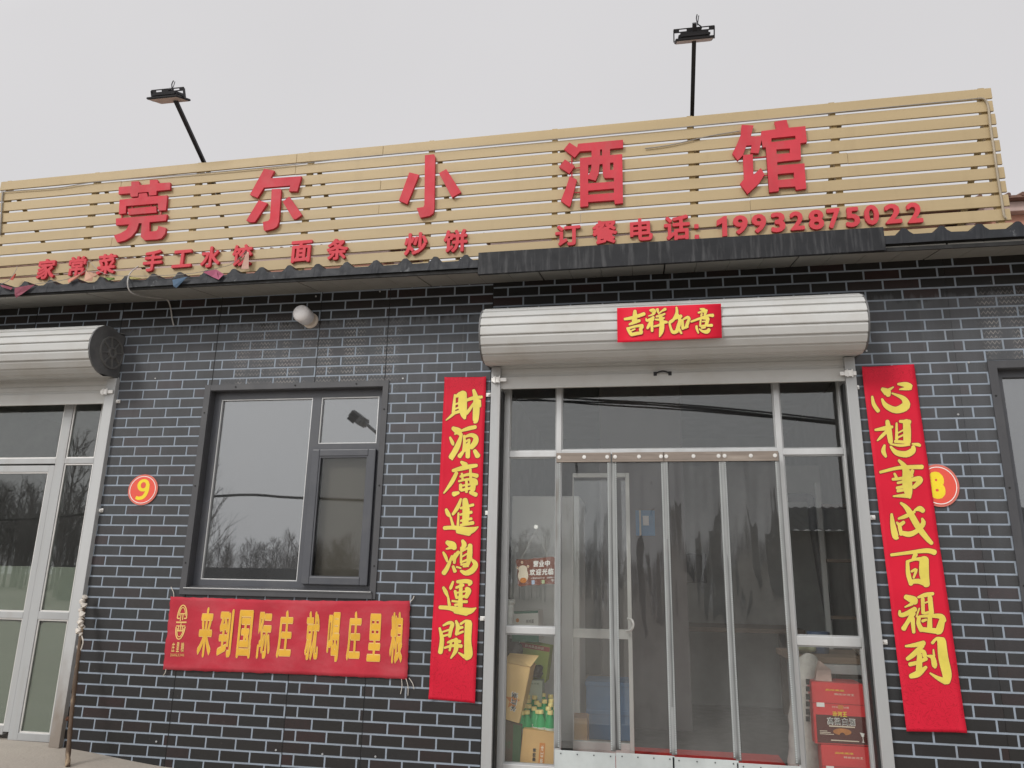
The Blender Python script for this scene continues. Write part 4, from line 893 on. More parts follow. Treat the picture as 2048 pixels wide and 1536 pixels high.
# ------------------------------------------------------------------ number plates
def plate(px, py, rx, rz, num, Y, label, box):
    c = P(px, py, Y); r = thing('number_plate', (c.x, 0, c.z), label, 'number plate', 'round number plates on the wall')
    def disc(r0, r1, y, y2, m_, nm, par):
        b = MB(); n = 40; pr = [(c.x + rx * r1 * math.cos(2 * math.pi * k / n), y, c.z + rz * r1 * math.sin(2 * math.pi * k / n)) for k in range(n)]
        if r0 == 0: b.prism(pr, (0, y2 - y, 0))
        else:
            qq = [(c.x + rx * r0 * math.cos(2 * math.pi * k / n), y, c.z + rz * r0 * math.sin(2 * math.pi * k / n)) for k in range(n)]
            for k in range(n): b.prism([pr[k], pr[(k + 1) % n], qq[(k + 1) % n], qq[k]], (0, y2 - y, 0))
        return obj(nm, b, m_, par)
    disc(0, 1, Y - .003, Y + .004, m_plate_rim, 'rim', r); disc(0, .91, Y - .0045, Y - .0031, m_plate, 'face', r); disc(.845, .885, Y - .0052, Y - .0046, m_white, 'ring', r)
    if num == '9':
        bm = bmesh.new(); out = []
        def rib(pts, closed=False):
            n = len(pts); L_, R_ = [], []
            for i, (x_, z_, w_) in enumerate(pts):
                a_, b2_ = (pts[i - 1], pts[(i + 1) % n]) if closed else (pts[max(i - 1, 0)], pts[min(i + 1, n - 1)])
                d_ = Vector((b2_[0] - a_[0], b2_[1] - a_[1])).normalized(); yq = Y - .0055 - .00001 * len(out)
                L_.append(bm.verts.new((c.x + x_ - d_.y * w_ / 2, yq, c.z + z_ + d_.x * w_ / 2))); R_.append(bm.verts.new((c.x + x_ + d_.y * w_ / 2, yq, c.z + z_ - d_.x * w_ / 2)))
            for i in range(n if closed else n - 1): j = (i + 1) % n; bm.faces.new((L_[i], L_[j], R_[j], R_[i]))
            out.append(1)
        rib([(.002 + .0345 * math.cos(2 * math.pi * k / 28), .032 + .034 * math.sin(2 * math.pi * k / 28), .0285 - .006 * abs(math.sin(2 * math.pi * k / 28))) for k in range(28)], True)
        tp = smooth_path([Vector((.0375, .040, .028)), Vector((.038, .010, .029)), Vector((.032, -.026, .029)), Vector((.012, -.054, .027)), Vector((-.022, -.063, .024)), Vector((-.046, -.055, .021))], 5)
        rib([(p.x, p.y, p.z) for p in tp]); obj('numeral', bm, m_yellow, r, recalc=False); return
    bm = bmesh.new(); put_glyph(bm, num, .065, rect_fn(c.x + box[0], c.x + box[1], c.z + box[2], c.z + box[3], Y - .0055)); obj('numeral', bm, m_yellow, r, recalc=False)
plate(286, 979.5, .119, .112, '9', -.0085, 'round red number plate with a yellow nine left of the window', (-.052, .056, -.072, .080))
plate(1877, 971, .116, .130, '8', -.0085, 'round red number plate half hidden behind the right couplet', (-.060, .035, -.083, .085))

# ------------------------------------------------------------------ wall lamp, loose cable, stick
lb = P(622, 642); lamp = thing('wall_lamp', (lb.x, 0, lb.z), 'white opal bulb lamp sticking out of the wall above the window', 'lamp')
def lathe(prof_, c, n=20):
    b = MB(); rings = [[b.bm.verts.new((c.x + r_ * math.cos(2 * math.pi * k / n), y, c.z + r_ * math.sin(2 * math.pi * k / n))) for k in range(n)] for y, r_ in prof_]
    for A_, B2 in zip(rings, rings[1:]):
        for k in range(n): b.bm.faces.new((A_[k], A_[(k + 1) % n], B2[(k + 1) % n], B2[k]))
    b.bm.faces.new(rings[0]); b.bm.faces.new(rings[-1][::-1]); return b
obj('lamp_holder', lathe([(-.0032, .060), (-.012, .060), (-.022, .048), (-.052, .044), (-.056, .036)], lb), m_bulbbase, lamp, smooth=True)
obj('bulb', lathe([(-.050, .034), (-.062, .042), (-.075, .058), (-.085, .062), (-.165, .064), (-.178, .060), (-.190, .048), (-.197, .028), (-.199, .008)], lb), m_bulb, lamp, smooth=True)
cb = MB(); cb.tube(smooth_path([P(276.4, 532.7, -.19), P(262, 544.5, -.33), P(256, 558, -.445), P(256, 573.8, -.445), P(263, 585.5, -.41), P(283, 592, -.30), P(312, 596, -.16), P(330, 597, -.06), P(338, 605, -.02), P(342, 620.6, -.018), P(344, 636, -.016), P(347.6, 651.5, -.014)]), .0048, 8)
tag(obj('loose_cable', cb, m_cable, smooth=True), 'loose off white cable end dangling from the eave over the brick wall', 'cable')
pa, pb_, pc = P(168, 1206, -.075), P(152, 1350, -.16), P(137, 1500, -.28)
pd = pc + (pc - pb_) * .42
st = thing('wooden_stick', (pd.x, pd.y, gz(pd.x, pd.y)), 'thin weathered wooden stick leaning by the left shutter rail with a rag tied on top', 'stick')
b = MB(); path = smooth_path([pa + Vector((.004, .01, .03)), pa, pa.lerp(pb_, .5) + Vector((.004, 0, 0)), pb_, pb_.lerp(pc, .5) + Vector((-.004, 0, 0)), pc, Vector((pd.x, pd.y, gz(pd.x, pd.y) + .002))], 6)
rk = random.Random(5); b.tube(path, [.0115 + .003 * min(1, i / 20) + rk.uniform(-.0018, .0018) for i in range(len(path))], 9); obj('stick', b, m_wood, st, smooth=True)
b = MB(); hp = [pa + (pb_ - pa) * (-.10 + .05 * k) + Vector((.012 * math.cos(k * 2.3), -.008 + .012 * math.sin(k * 2.3), 0)) for k in range(12)]
b.tube(smooth_path(hp, 4), [.015 + .006 * math.sin(i * 1.3) + .004 * math.sin(i * 3.1) for i in range(45)], 9)
b.tube(smooth_path([hp[-1], hp[-1] + Vector((.03, -.01, -.05)), hp[-1] + Vector((.012, -.012, -.12)), hp[-1] + Vector((-.012, -.01, -.07))], 5), .004, 6)
obj('rag', b, m_cloth, st, smooth=True)

# ------------------------------------------------------------------ torn bunting along the eave
bu = thing('bunting', (-3.3, -.43, 3.2), 'torn strip of faded coloured bunting flags caught along the roof edge', 'bunting')
FL = [('dull pink', (.22, .055, .085), 0, 480, .1953, [(0,460),(60,468),(130,488),(110,510),(20,482)]), ('dull pink', (.20, .06, .085), 0, 480, .1953, [(150,492),(250,470),(360,455),(300,500),(215,560),(165,592),(150,560)]),
 ('orange', (.50, .21, .15), 0, 480, .1953, [(690,405),(830,345),(815,365),(790,392),(700,440)]), ('peach', (.55, .33, .24), 0, 480, .1953, [(880,312),(950,375),(945,422),(860,420)]), ('peach', (.62, .38, .22), 0, 480, .1953, [(900,318),(1000,352),(985,380),(950,376)]),
 ('green', (.17, .26, .07), 0, 480, .1953, [(1075,385),(1170,385),(1175,405),(1110,412)]), ('olive', (.40, .36, .14), 0, 480, .1953, [(1325,375),(1445,390),(1420,405),(1330,400)]), ('blue', (.07, .12, .19), 0, 480, .1953, [(1765,408),(1920,375),(1850,440),(1805,492),(1775,472)]),
 ('magenta', (.36, .10, .17), 400, 440, .1953, [(30,532),(165,505),(170,530),(245,555),(190,610),(120,580)]), ('salmon', (.58, .37, .30), 400, 440, .1953, [(480,325),(500,330),(498,500),(420,500),(450,400)]), ('salmon', (.60, .24, .20), 400, 440, .1953, [(470,340),(478,335),(450,400),(395,442),(410,420)]), ('red', (.52, .09, .07), 0, 480, .1953, [(100,405),(155,342),(165,352),(132,412)])]
fm = {}
for i, (nm, c, ox, oy, s_, pts) in enumerate(FL):
    if nm not in fm: fm[nm] = M(nm + ' bunting cloth', c, .85, 0, .12, 12, bump=.2, bscale=30)
    yy = -.20 if nm in ('salmon', 'red') else -.435
    b = MB(); b.prism([P(ox + x * s_, oy + y * s_, yy - .008 * math.sin(k * 2.1)) for k, (x, y) in enumerate(pts)], (0, .0015, 0)); bmesh.ops.triangulate(b.bm, faces=[f for f in b.bm.faces if len(f.verts) > 4])
    tag(obj('flag', b, fm[nm], bu), nm + ' flag')
b = MB()
b.tube(smooth_path([P(x, y, yy) for x, y, yy in ((2, 568, -.44), (18, 560, -.40), (32, 540, -.3), (34, 533, -.19))]), .0022, 5)
obj('string', b, m_cable_d, bu)
b = MB(); b.tube(smooth_path([P(x, y, yy) for x, y, yy in ((70, 568, -.44), (135, 558, -.44), (172, 540, -.25), (177, 522, -.19), (210, 548, -.44), (290, 552, -.44), (370, 548, -.44), (405, 543, -.44), (440, 535, -.3), (465, 527, -.20), (493, 502, -.185))]), .0022, 5)
obj('string', b, m_cable_d, bu)

# ------------------------------------------------------------------ plastic strip curtain in the doorway
YC = .055
tops = [(-.571, -.234), (-.197, .118), (.138, .488), (.510, .839)]
CURL = ['clear plastic door curtain strip at the left, beside the hanging brown sign', 'clear plastic door curtain strip in front of the inner door handle and blue poster', 'clear plastic door curtain strip third from the left, centred in the doorway', 'clear plastic door curtain strip at the right, beside the sidelight with red cartons']
for i, (x0, x1) in enumerate(tops):
    r = thing('door_curtain', ((x0 + x1) / 2, YC, .04), CURL[i], 'door curtain', 'plastic strips hung in the doorway')
    zb = (.148, .152, .147, .135)[i]; rc = random.Random(20 + i); ph = rc.random() * 6
    def wav(x, z): return .010 * math.sin(z * 3.1 + ph) * (.3 + (1.98 - z) * .4) + .006 * math.sin((x - x0) * 14 + z * 2.3 + ph) * min(1, (1.98 - z) * 2)
    def sheet(xa, xb, za, zb_, y, nx, nz, mat, nm, th, smooth=True):
        b = MB(); A = [[b.bm.verts.new((xa + (xb - xa) * u / nx, y + wav(xa + (xb - xa) * u / nx, za + (zb_ - za) * v / nz), za + (zb_ - za) * v / nz)) for u in range(nx + 1)] for v in range(nz + 1)]
        for v in range(nz):
            for u in range(nx): b.bm.faces.new((A[v][u], A[v][u + 1], A[v + 1][u + 1], A[v + 1][u]))
        o_ = obj(nm, b, mat, r, smooth=smooth, recalc=False)
        if th: m_ = o_.modifiers.new('thickness', 'SOLIDIFY'); m_.thickness = th; m_.offset = 0
        return o_
    sheet(x0 - .004, x1 + .004, zb + .012, 1.935, YC, 16, 60, m_pvc, 'clear_sheet', 0)
    for xa, xb in ((x0 - .020, x0 + .012), (x1 - .012, x1 + .018)):
        sheet(xa, xb, zb + .010, 1.985, YC - .004, 2, 40, m_pvc_edge, 'edging', .002)
        b = MB(); xm = xb - .006 if xa < x0 else xa + .006
        zz = zb + .02
        while zz < 1.93:
            y = YC - .0065 + wav(xm, zz); b.box(xm - .004, xm + .004, y - .0012, y, zz, zz + .006); zz += .0125
        tag(obj('stitching', b, m_board, r), kind='stuff')
    b = MB(); b.box(x0 - .016, x1 + .012, YC - .016, YC - .008, 1.930, 1.994, bev=.002); b.box(x0 - .014, x1 + .010, YC - .0175, YC - .0165, 1.944, 1.950); b.box(x0 - .014, x1 + .010, YC - .0175, YC - .0165, 1.975, 1.980)
    obj('top_band', b, m_band, r)
    for fx in (.0, .5, .955):
        xx = x0 + .004 + (x1 - x0) * fx; b = MB()
        b.tube([(xx, YC - .016, 1.964), (xx, YC - .0205, 1.964)], .0125, 14); b.tube([(xx, YC - .0205, 1.964), (xx, YC - .024, 1.964)], .006, 10); obj('rivet', b, m_zinc, r)
    b = MB(); b.box(x0 - .018, x1 + .016, YC - .012, YC - .006, .045, zb, bev=.002); bo = obj('bottom_board', b, m_board, r)
    for fx in (.06, .36, .66, .96):
        xx = x0 + (x1 - x0) * fx; b = MB(); b.tube([(xx, YC - .012, zb - .018), (xx, YC - .015, zb - .018)], .004, 8); obj('rivet', b, m_black, bo)

# ------------------------------------------------------------------ behind the left sidelight
m_kraft = M('kraft board', (.60, .37, .15), .8, 0, .06, 6, bump=.1, bscale=20)
m_kraft2 = M('tan board', (.66, .45, .20), .8, 0, .06, 6, bump=.1, bscale=20)
m_dkbox = M('dark brown board', (.12, .085, .06), .8, 0, .15, 6)
m_green = M('green print', (.05, .13, .055), .6)
m_lime = M('lime green board', (.33, .42, .10), .6, 0, .08, 5)
m_pink = M('dull red print', (.36, .07, .06), .6)
m_pale = M('pale green board', (.42, .50, .43), .6, 0, .08, 6)
m_whitebox = M('white carton board', (.66, .66, .63), .55, 0, .06, 6)
m_teal = M('teal print', (.045, .16, .115), .5)
m_cab = M('white cabinet enamel', (.72, .73, .72), .35, 0, .05, 2)
m_ink = M('black ink', (.02, .02, .02), .6)
m_orange = M('orange print', (.55, .19, .03), .6)
m_bag = M('translucent bag', (.48, .49, .48), .35, 0, .12, 14, bump=.8, bscale=22)
m_dbag = M('dark plastic bag', (.055, .05, .048), .3, 0, .3, 14, bump=.9, bscale=18)
m_pet, pt_, pb2 = new_mat('green bottle plastic'); pb2.inputs['Base Color'].default_value = (.03, .38, .13, 1); pb2.inputs['Roughness'].default_value = .12; pb2.inputs['Transmission Weight'].default_value = .12; pb2.inputs['IOR'].default_value = 1.35
m_capy = M('yellow bottle cap', (.80, .66, .26), .4)
m_signb = M('brown sign board', (.20, .070, .045), .55, 0, .07, 8)
m_cream = M('cream print', (.70, .62, .50), .6)
def quadbox(name, corners, Y, depth, mat, label, cat, group=None, flap=None, lean=0):
    """carton whose front face is given by its four corners (pixels, TL TR BR BL) standing at Y"""
    q = [P(x, y, Y + (lean if i < 2 else 0)) for i, (x, y) in enumerate(corners)]
    r = thing(name, ((q[2].x + q[3].x) / 2, Y + depth / 2, min(p.z for p in q)), label, cat, group)
    b = MB(); b.prism(q, (0, depth, 0)); bmesh.ops.bevel(b.bm, geom=list(b.bm.edges), offset=.003, segments=2, affect='EDGES'); obj('carton', b, mat, r)
    def fn(u, v, d=.0012):
        p = (q[3] * (1 - u) + q[2] * u) * (1 - v) + (q[0] * (1 - u) + q[1] * u) * v; return p + Vector((0, -d, 0))
    return r, fn, q
def patch(r, fn, name, u0, u1, v0, v1, mat, d=.0012):
    b = MB(); b.poly([fn(u0, v0, d), fn(u1, v0, d), fn(u1, v1, d), fn(u0, v1, d)]); return obj(name, b, mat, r, recalc=False)
def text(r, fn, name, s, u0, u1, v0, v1, mat, bold=.03, d=.002, vertical=False):
    bm = bmesh.new(); n = len(s)
    for i, c in enumerate(s):
        if c == ' ': continue
        if vertical:    # lettering turned a quarter turn, reading upwards
            a0, a1 = v0 + (v1 - v0) * i / n, v0 + (v1 - v0) * (i + .9) / n
            put_glyph(bm, c, bold, lambda u, v, a0=a0, a1=a1: fn(u1 - (u1 - u0) * v, a0 + (a1 - a0) * u, d))
        else:
            a0, a1 = u0 + (u1 - u0) * i / n, u0 + (u1 - u0) * (i + .9) / n
            put_glyph(bm, c, bold, lambda u, v, a0=a0, a1=a1: fn(a0 + (a1 - a0) * u, v0 + (v1 - v0) * v, d))
    return obj(name, bm, mat, r, recalc=False)
cabi = thing('white_cabinet', (-.86, 1.2, .028), 'tall white cabinet standing behind the hanging brown sign', 'cabinet')
b = MB(); qa = P(1024, 992, .95); qb = P(1128, 992, .95); b.box(qa.x, qb.x + .12, .95, 1.5, .03, qa.z, bev=.01); obj('body', b, m_cab, cabi)
b = MB(); b.box(qa.x + .02, qb.x + .10, .944, .9495, .08, qa.z - .30, bev=.004); obj('door', b, m_cab, cabi)
# pile of cartons
r, fn, q = quadbox('kraft_carton', [(1046, 1457), (1110, 1466), (1107, 1541), (1038, 1540)], .20, .24, m_kraft, 'closed kraft carton with sideways writing at the bottom under the green bottles', 'carton')
patch(r, fn, 'panel', .55, .72, .12, .70, m_orange); text(r, fn, 'lettering', '康师傅', .36, .46, .22, .56, m_ink, .03, vertical=True); text(r, fn, 'lettering', '茶红冰', .59, .68, .16, .66, m_cream, .02, vertical=True)
r, fn, q = quadbox('printed_carton', [(1003, 1440), (1044, 1449), (1040, 1543), (1002, 1541)], .22, .22, m_dkbox, 'dark brown carton with a green printed edge in the lower left corner', 'carton')
patch(r, fn, 'panel', .58, .98, .02, .97, m_green); text(r, fn, 'lettering', '特优', .08, .52, .45, .62, m_green, .02)
r, fn, q = quadbox('open_carton', [(1006, 1324), (1061, 1335), (1038, 1447), (1004, 1437)], .20, .26, m_kraft2, 'tan open carton with a black star emblem and its top flap folded out', 'carton')
b = MB(); stp = [(.50 + (.36 if k % 2 == 0 else .15) * math.cos(math.pi / 2 + k * math.pi / 5), .35 + (.17 if k % 2 == 0 else .07) * math.sin(math.pi / 2 + k * math.pi / 5)) for k in range(10)]
for k in range(10): b.poly([fn(*stp[k], .0012), fn(*stp[(k + 1) % 10], .0012), fn(.5, .35, .0012)])
obj('star_emblem', b, m_orange, r); text(r, fn, 'lettering', '冰红茶', .40, .72, .17, .53, m_white, .07, d=.0018, vertical=True); text(r, fn, 'lettering', '冰红茶', .43, .69, .18, .52, m_ink, .03, d=.0026, vertical=True)
b = MB(); b.prism([P(1006, 1323, .198), P(1061, 1334, .198), P(1078, 1311, .26), P(1020, 1306, .30)], (0, .004, 0)); bmesh.ops.triangulate(b.bm, faces=[f for f in b.bm.faces if len(f.verts) > 3]); obj('flap', b, m_kraft2, r)
r, fn, q = quadbox('gift_carton', [(1040, 1283), (1100, 1294), (1091, 1366), (1034, 1360)], .52, .2, m_lime, 'lime green carton with a red top band leaning behind the open carton', 'carton')
patch(r, fn, 'panel', .0, 1, .86, .985, m_pink); text(r, fn, 'lettering', '鲜鸡蛋品特优', .18, .82, .885, .96, m_cream, .02)
r, fn, q = quadbox('pale_carton', [(1056, 1361), (1085, 1361), (1083, 1412), (1052, 1410)], .42, .14, m_pale, 'small pale green carton behind the green bottles', 'carton')
text(r, fn, 'lettering', '鲜鸡蛋', .2, .8, .84, .90, m_green, .0)
r, fn, q = quadbox('white_carton', [(1023, 1223), (1076, 1221), (1078, 1284), (1024, 1283)], .40, .26, m_whitebox, 'white carton with teal edges behind the crossbar of the left sidelight', 'carton')
patch(r, fn, 'panel', 0, 1, .92, 1, m_teal); patch(r, fn, 'panel', .0, 1, .0, .30, m_teal); text(r, fn, 'lettering', '鲜鸡蛋', .55, .84, .60, .72, m_ink, .0)
b = MB(); c0 = fn(.22, .70)
for k in range(12): b.poly([c0 + Vector((.012 * math.cos(t), -.0005, .014 * math.sin(t))) for t in (2 * math.pi * k / 12, 2 * math.pi * (k + 1) / 12)] + [c0 + Vector((0, -.0005, 0))])
obj('round_mark', b, m_orange, r)
rb_ = thing('plastic_roll', P(1018, 1250, .2), 'roll of translucent plastic bags standing in the corner of the left sidelight', 'bag roll')
b = MB(); b.tube(smooth_path([P(1017, 1256, .22), P(1018, 1235, .22), P(1020, 1210, .22), P(1022, 1199, .22)], 4), [.030, .034, .031, .033, .030, .036, .030, .034, .028, .034, .036, .030, .022], 10); obj('roll', b, m_bag, rb_, smooth=True)
b = MB(); b.tube([P(1021, 1203, .21), P(1028, 1200, .21), P(1030, 1206, .21)], [.016, .012, .006], 7); obj('loose_end', b, m_bag, rb_, smooth=True)
def blob(name, c, rad, mat, label, cat, seed):
    b = MB(); bmesh.ops.create_icosphere(b.bm, subdivisions=3, radius=1); rr_ = random.Random(seed); ks = [(Vector((rr_.gauss(0, 1), rr_.gauss(0, 1), rr_.gauss(0, 1))) * 2.2, rr_.random() * 6) for _ in range(7)]
    for v in b.bm.verts:
        n_ = sum(math.sin(v.co.dot(k) + p) for k, p in ks) * .09; v.co = Vector((v.co.x * rad[0], v.co.y * rad[1], v.co.z * rad[2])) * (1 + n_) + c
    return tag(obj(name, b, mat, smooth=True), label, cat)
blob('black_bag', P(1024, 1302, .45), (.075, .08, .075), m_dbag, 'crumpled dark plastic bag beside the lime green carton', 'bag', 3)
blob('black_bag', P(1072, 1343, .47), (.045, .04, .045), m_dbag, 'small knotted dark bag in front of the lime green carton', 'bag', 8)
# bottles
m_label = M('white bottle label', (.55, .62, .56), .5)
bt = thing('green_bottle', (0, 0, 0), '', 'bottle', 'green drink bottles in shrink wrap')
def lz(prof_, n=16):
    b = MB(); rings = [[b.bm.verts.new((r_ * math.cos(2 * math.pi * k / n), r_ * math.sin(2 * math.pi * k / n), z)) for k in range(n)] for z, r_ in prof_]
    for A_, B2 in zip(rings, rings[1:]):
        for k in range(n): b.bm.faces.new((A_[k], A_[(k + 1) % n], B2[(k + 1) % n], B2[k]))
    b.bm.faces.new(rings[0][::-1]); b.bm.faces.new(rings[-1]); return b
obj('bottle_body', lz([(0, .026), (.008, .032), (.05, .032), (.056, .030), (.062, .032), (.125, .032), (.16, .029), (.19, .018), (.205, .0135), (.214, .0135)]), m_pet, bt, smooth=True)
obj('cap', lz([(.206, .0155), (.207, .017), (.226, .017), (.2295, .0145)]), m_capy, bt, smooth=True)
obj('label_sleeve', lz([(.098, .0329), (.128, .0325)]), m_label, bt, smooth=True)
caps = [(289, 730), (378, 735), (473, 720), (548, 733), (330, 790), (425, 797), (473, 782), (543, 822), (255, 840), (440, 828), (405, 866), (318, 903), (232, 910), (600, 860), (505, 868), (360, 842), (480, 905), (575, 775), (555, 905), (400, 905)]
done = 0
for i, (zx, zy) in enumerate(caps):
    row = (zy - 720) / 190; Yq = .44 - .16 * row + (.012 if i % 2 else 0)
    p = P(1000 + zx * .1798, 1260 + zy * .1798, Yq); L_ = Vector((p.x, Yq, p.z - .221))
    lab = 'green plastic bottle with a yellow cap in the bundle above the kraft carton'
    if i == 0: o_ = bt; bt.location = L_; bt['label'] = lab
    else: o_ = copy_tree(bt, lab, L_)
    o_.scale = (1.08, 1.08, 1.0); o_.rotation_euler = (math.radians(4), math.radians(random.Random(i).uniform(-5, 5)), i * 1.1)
wpk = MB()
stand = thing('bottle_crate', (-.80, .34, .028), 'low brown crate under the green bottles, mostly hidden by the kraft carton', 'crate')
b = MB(); zl = min(P(1000 + zx * .1798, 1260 + zy * .1798, .36).z for zx, zy in caps) - .235
b.box(-.86, -.60, .262, .56, .03, zl, bev=.006); obj('box', b, m_dkbox, stand)
# open sign hung inside the pane
YG = .150
def gp(x, y, Y=YG): return P(1010 + x * .15625, 1020 + y * .15625, Y)
sgn = thing('hanging_sign', gp(400, 790), 'small brown wavy edged open sign hanging on a string inside the left sidelight', 'sign')
ol = [(135,660),(150,632),(200,630),(290,634),(345,625),(375,612),(410,618),(520,606),(590,596),(625,600),(640,625),(632,690),(650,770),(640,840),(662,890),(662,935),(640,950),(560,945),(470,950),(425,965),(380,958),(280,965),(215,980),(185,980),(160,955),(165,900),(158,820),(160,740)]
b = MB(); b.prism([gp(*p) for p in ol], (0, .004, 0)); obj('board', b, m_signb, sgn)
def gtext(s, x0, x1, y0, y1, m_, bold, slope=-.04):
    bm = bmesh.new(); n = len(s)
    for i, c in enumerate(s):
        if c == ' ': continue
        a0 = x0 + (x1 - x0) * i / n; a1 = a0 + (x1 - x0) / n * .9
        put_glyph(bm, c, bold, lambda u, v, a0=a0, a1=a1: gp(a0 + (a1 - a0) * u + v * 6, y1 - (y1 - y0) * v + slope * (a0 - x0 + (a1 - a0) * u), YG - .0012))
    obj('sign_lettering', bm, m_, sgn, recalc=False)
gtext('营业中', 358, 580, 650, 730, m_white, .04); gtext('欢迎光临', 312, 628, 757, 840, m_white, .04); gtext('让我遇见的小店 温暖的人', 328, 636, 864, 884, m_white, .01)
def gdisc(cx_, cy_, rx, ry, m_, nm, d, n=24):
    b = MB(); b.poly([gp(cx_ + rx * math.cos(2 * math.pi * k / n), cy_ + ry * math.sin(2 * math.pi * k / n), YG - d) for k in range(n)]); obj(nm, b, m_, sgn, recalc=False)
gdisc(232, 840, 66, 92, m_cream, 'cream_print', .0010); gdisc(228, 760, 56, 52, m_cream, 'cream_print', .0014); gdisc(234, 900, 44, 34, m_orange, 'orange_print', .0018)
for xx, yy in ((218, 670), (295, 722), (158, 738)):
    gdisc(xx, yy, 15, 17, m_cream, 'coin_print', .001); gdisc(xx, yy, 7, 8, m_orange, 'coin_print', .0014)
b = MB(); b.poly([gp(*p, YG - .001) for p in ((338, 902), (378, 898), (380, 950), (342, 955))]); obj('blue_mark', b, M('pale blue print', (.35, .45, .60), .6), sgn, recalc=False)
b = MB(); b.poly([gp(*p, YG - .001) for p in ((468, 897), (507, 893), (509, 940), (470, 944))]); obj('green_mark', b, M('pale green print', (.42, .52, .30), .6), sgn, recalc=False)
b = MB()
for r_ in (10, 22, 34):
    pr = [(610 + r_ * math.cos(a), 926 - r_ * math.sin(a) * 1.1) for a in (math.radians(45 + 9 * k) for k in range(11))]
    for (ax_, ay_), (bx_, by_) in zip(pr, pr[1:]): b.poly([gp(ax_, ay_ - 3, YG - .001), gp(bx_, by_ - 3, YG - .001), gp(bx_, by_ + 3, YG - .001), gp(ax_, ay_ + 3, YG - .001)])
obj('wireless_mark', b, m_white, sgn, recalc=False)
b = MB(); b.tube([gp(208, 630, YG + .002), gp(397, 255, YG - .006), gp(560, 615, YG + .002)], .0011, 5); obj('string', b, m_white, sgn)
hk = gp(396, 215, .1405); b = MB(); b.tube([hk, hk + Vector((0, .006, 0))], .014, 16); b.tube([hk + Vector((0, .006, 0)), hk + Vector((0, .012, -.002))], .007, 10); b.tube(smooth_path([hk + Vector((0, .010, -.002)), hk + Vector((0, .020, -.010)), hk + Vector((0, .012, -.020))]), .002, 6)
tag(obj('suction_hook', b, m_white), 'clear suction hook on the left sidelight holding the brown sign', 'hook')

# ------------------------------------------------------------------ inside the doorway
idr = thing('inner_door', P(1260, 1500, .5), 'glass inner door with white frame and curved handle standing ajar behind the curtain', 'door')
b = MB(); a0, a1 = P(1258, 1300, .5), P(1150, 1300, .5)
zt_ = P(1240, 946, .5).z; zm0, zm1 = P(1200, 1277, .5).z, P(1200, 1258, .5).z
for x0, x1, z0, z1 in ((a0.x - .004, a0.x + .024, .04, zt_), (a1.x - .016, a1.x - .01, .04, zt_), (a1.x - .01, a0.x - .004, zm0, zm1), (a1.x - .01, a0.x - .004, zt_ - .03, zt_), (a1.x - .01, a0.x - .004, .04, .12)): b.box(x0, x1, .5, .54, z0, z1, bev=.003)
obj('frame', b, M('dull white door frame', (.42, .42, .40), .5), idr)
b = MB(); b.box(a1.x - .01, a0.x - .004, .518, .523, .12, zt_ - .05); obj('pane', b, m_pane, idr)
b = MB(); b.tube(smooth_path([P(1252, 1262, .47), P(1262, 1260, .43), P(1267, 1250, .42), P(1264, 1240, .43), P(1256, 1237, .47)]), .008, 8); obj('handle', b, m_zinc, idr, smooth=True)
po = thing('blue_poster', P(1290, 1046, 1.6), 'small blue notice with a white centre hanging behind the second curtain strip', 'poster')
b = MB(); q0, q1 = P(1272, 1071, 1.6), P(1309, 1021, 1.6); b.box(q0.x, q1.x, 1.6, 1.604, q0.z, q1.z); obj('sheet', b, M('poster blue', (.055, .20, .40), .5), po)
b = MB(); c_ = (q0 + q1) / 2; b.box(c_.x - .02, c_.x + .03, 1.597, 1.5995, c_.z - .02, c_.z + .06); obj('notice', b, m_white, po)
b = MB(); b.box(q0.x + .03, q0.x + .045, 1.597, 1.5995, q0.z, q1.z); obj('stripe', b, m_cream, po)
b = MB(); b.box(q0.x - .3, q1.x + .25, 1.605, 1.66, .03, 2.9); tag(obj('room_divider', b, M('dim divider', (.11, .10, .10), .7)), 'dark brown room divider behind the blue notice', 'partition')
m_blue = M('blue crate plastic', (.05, .16, .33), .5, 0, .08, 8)
for i, (xa, ya, xb, yb) in enumerate(((1172, 1365, 1262, 1420), (1174, 1422, 1262, 1478))):
    q0, q1 = P(xa, yb, 1.0), P(xb, ya, 1.0)
    r = thing('blue_crate', ((q0.x + q1.x) / 2, 1.15, q0.z), ('upper', 'lower')[i] + ' of the two stacked blue plastic crates behind the inner door', 'crate', 'stacked blue crates')
    b = MB(); b.box(q0.x, q1.x, 1.0, 1.35, q0.z, q1.z - .002, bev=.008); obj('crate_body', b, m_blue, r)
    b = MB(); b.box(q0.x - .008, q1.x + .008, .992, 1.358, q1.z - .035, q1.z - .004, bev=.005); obj('rim', b, m_blue, r)
q0, q1 = P(1148, 1497, .75), P(1174, 1437, .75)
r = thing('cardboard_box', ((q0.x + q1.x) / 2, .85, q0.z), 'small brown cardboard box on the floor left of the blue crates', 'box')
b = MB(); b.box(q0.x, q1.x, .75, .95, q0.z, q1.z, bev=.004); obj('carton', b, m_kraft, r)
b = MB(); b.prism([(q0.x, .75, q1.z + .001), (q1.x, .75, q1.z + .001), (q1.x + .01, .68, q1.z + .045), (q0.x + .01, .68, q1.z + .045)], (0, .003, 0)); obj('flap', b, m_kraft2, r)
b = MB(); b.box(-.5, .85, .18, .86, .0285, .036, bev=.002); tag(obj('red_mat', b, m_mat_red), 'red mat on the floor inside the glass doorway', 'mat')
tb = thing('dining_table', (.55, 2.4, .028), 'dark dining table deep inside behind the right curtain strips', 'table')
b = MB(); b.box(-.2, 1.3, 2.0, 2.8, .76, .80, bev=.01); obj('tabletop', b, m_dkbox, tb)
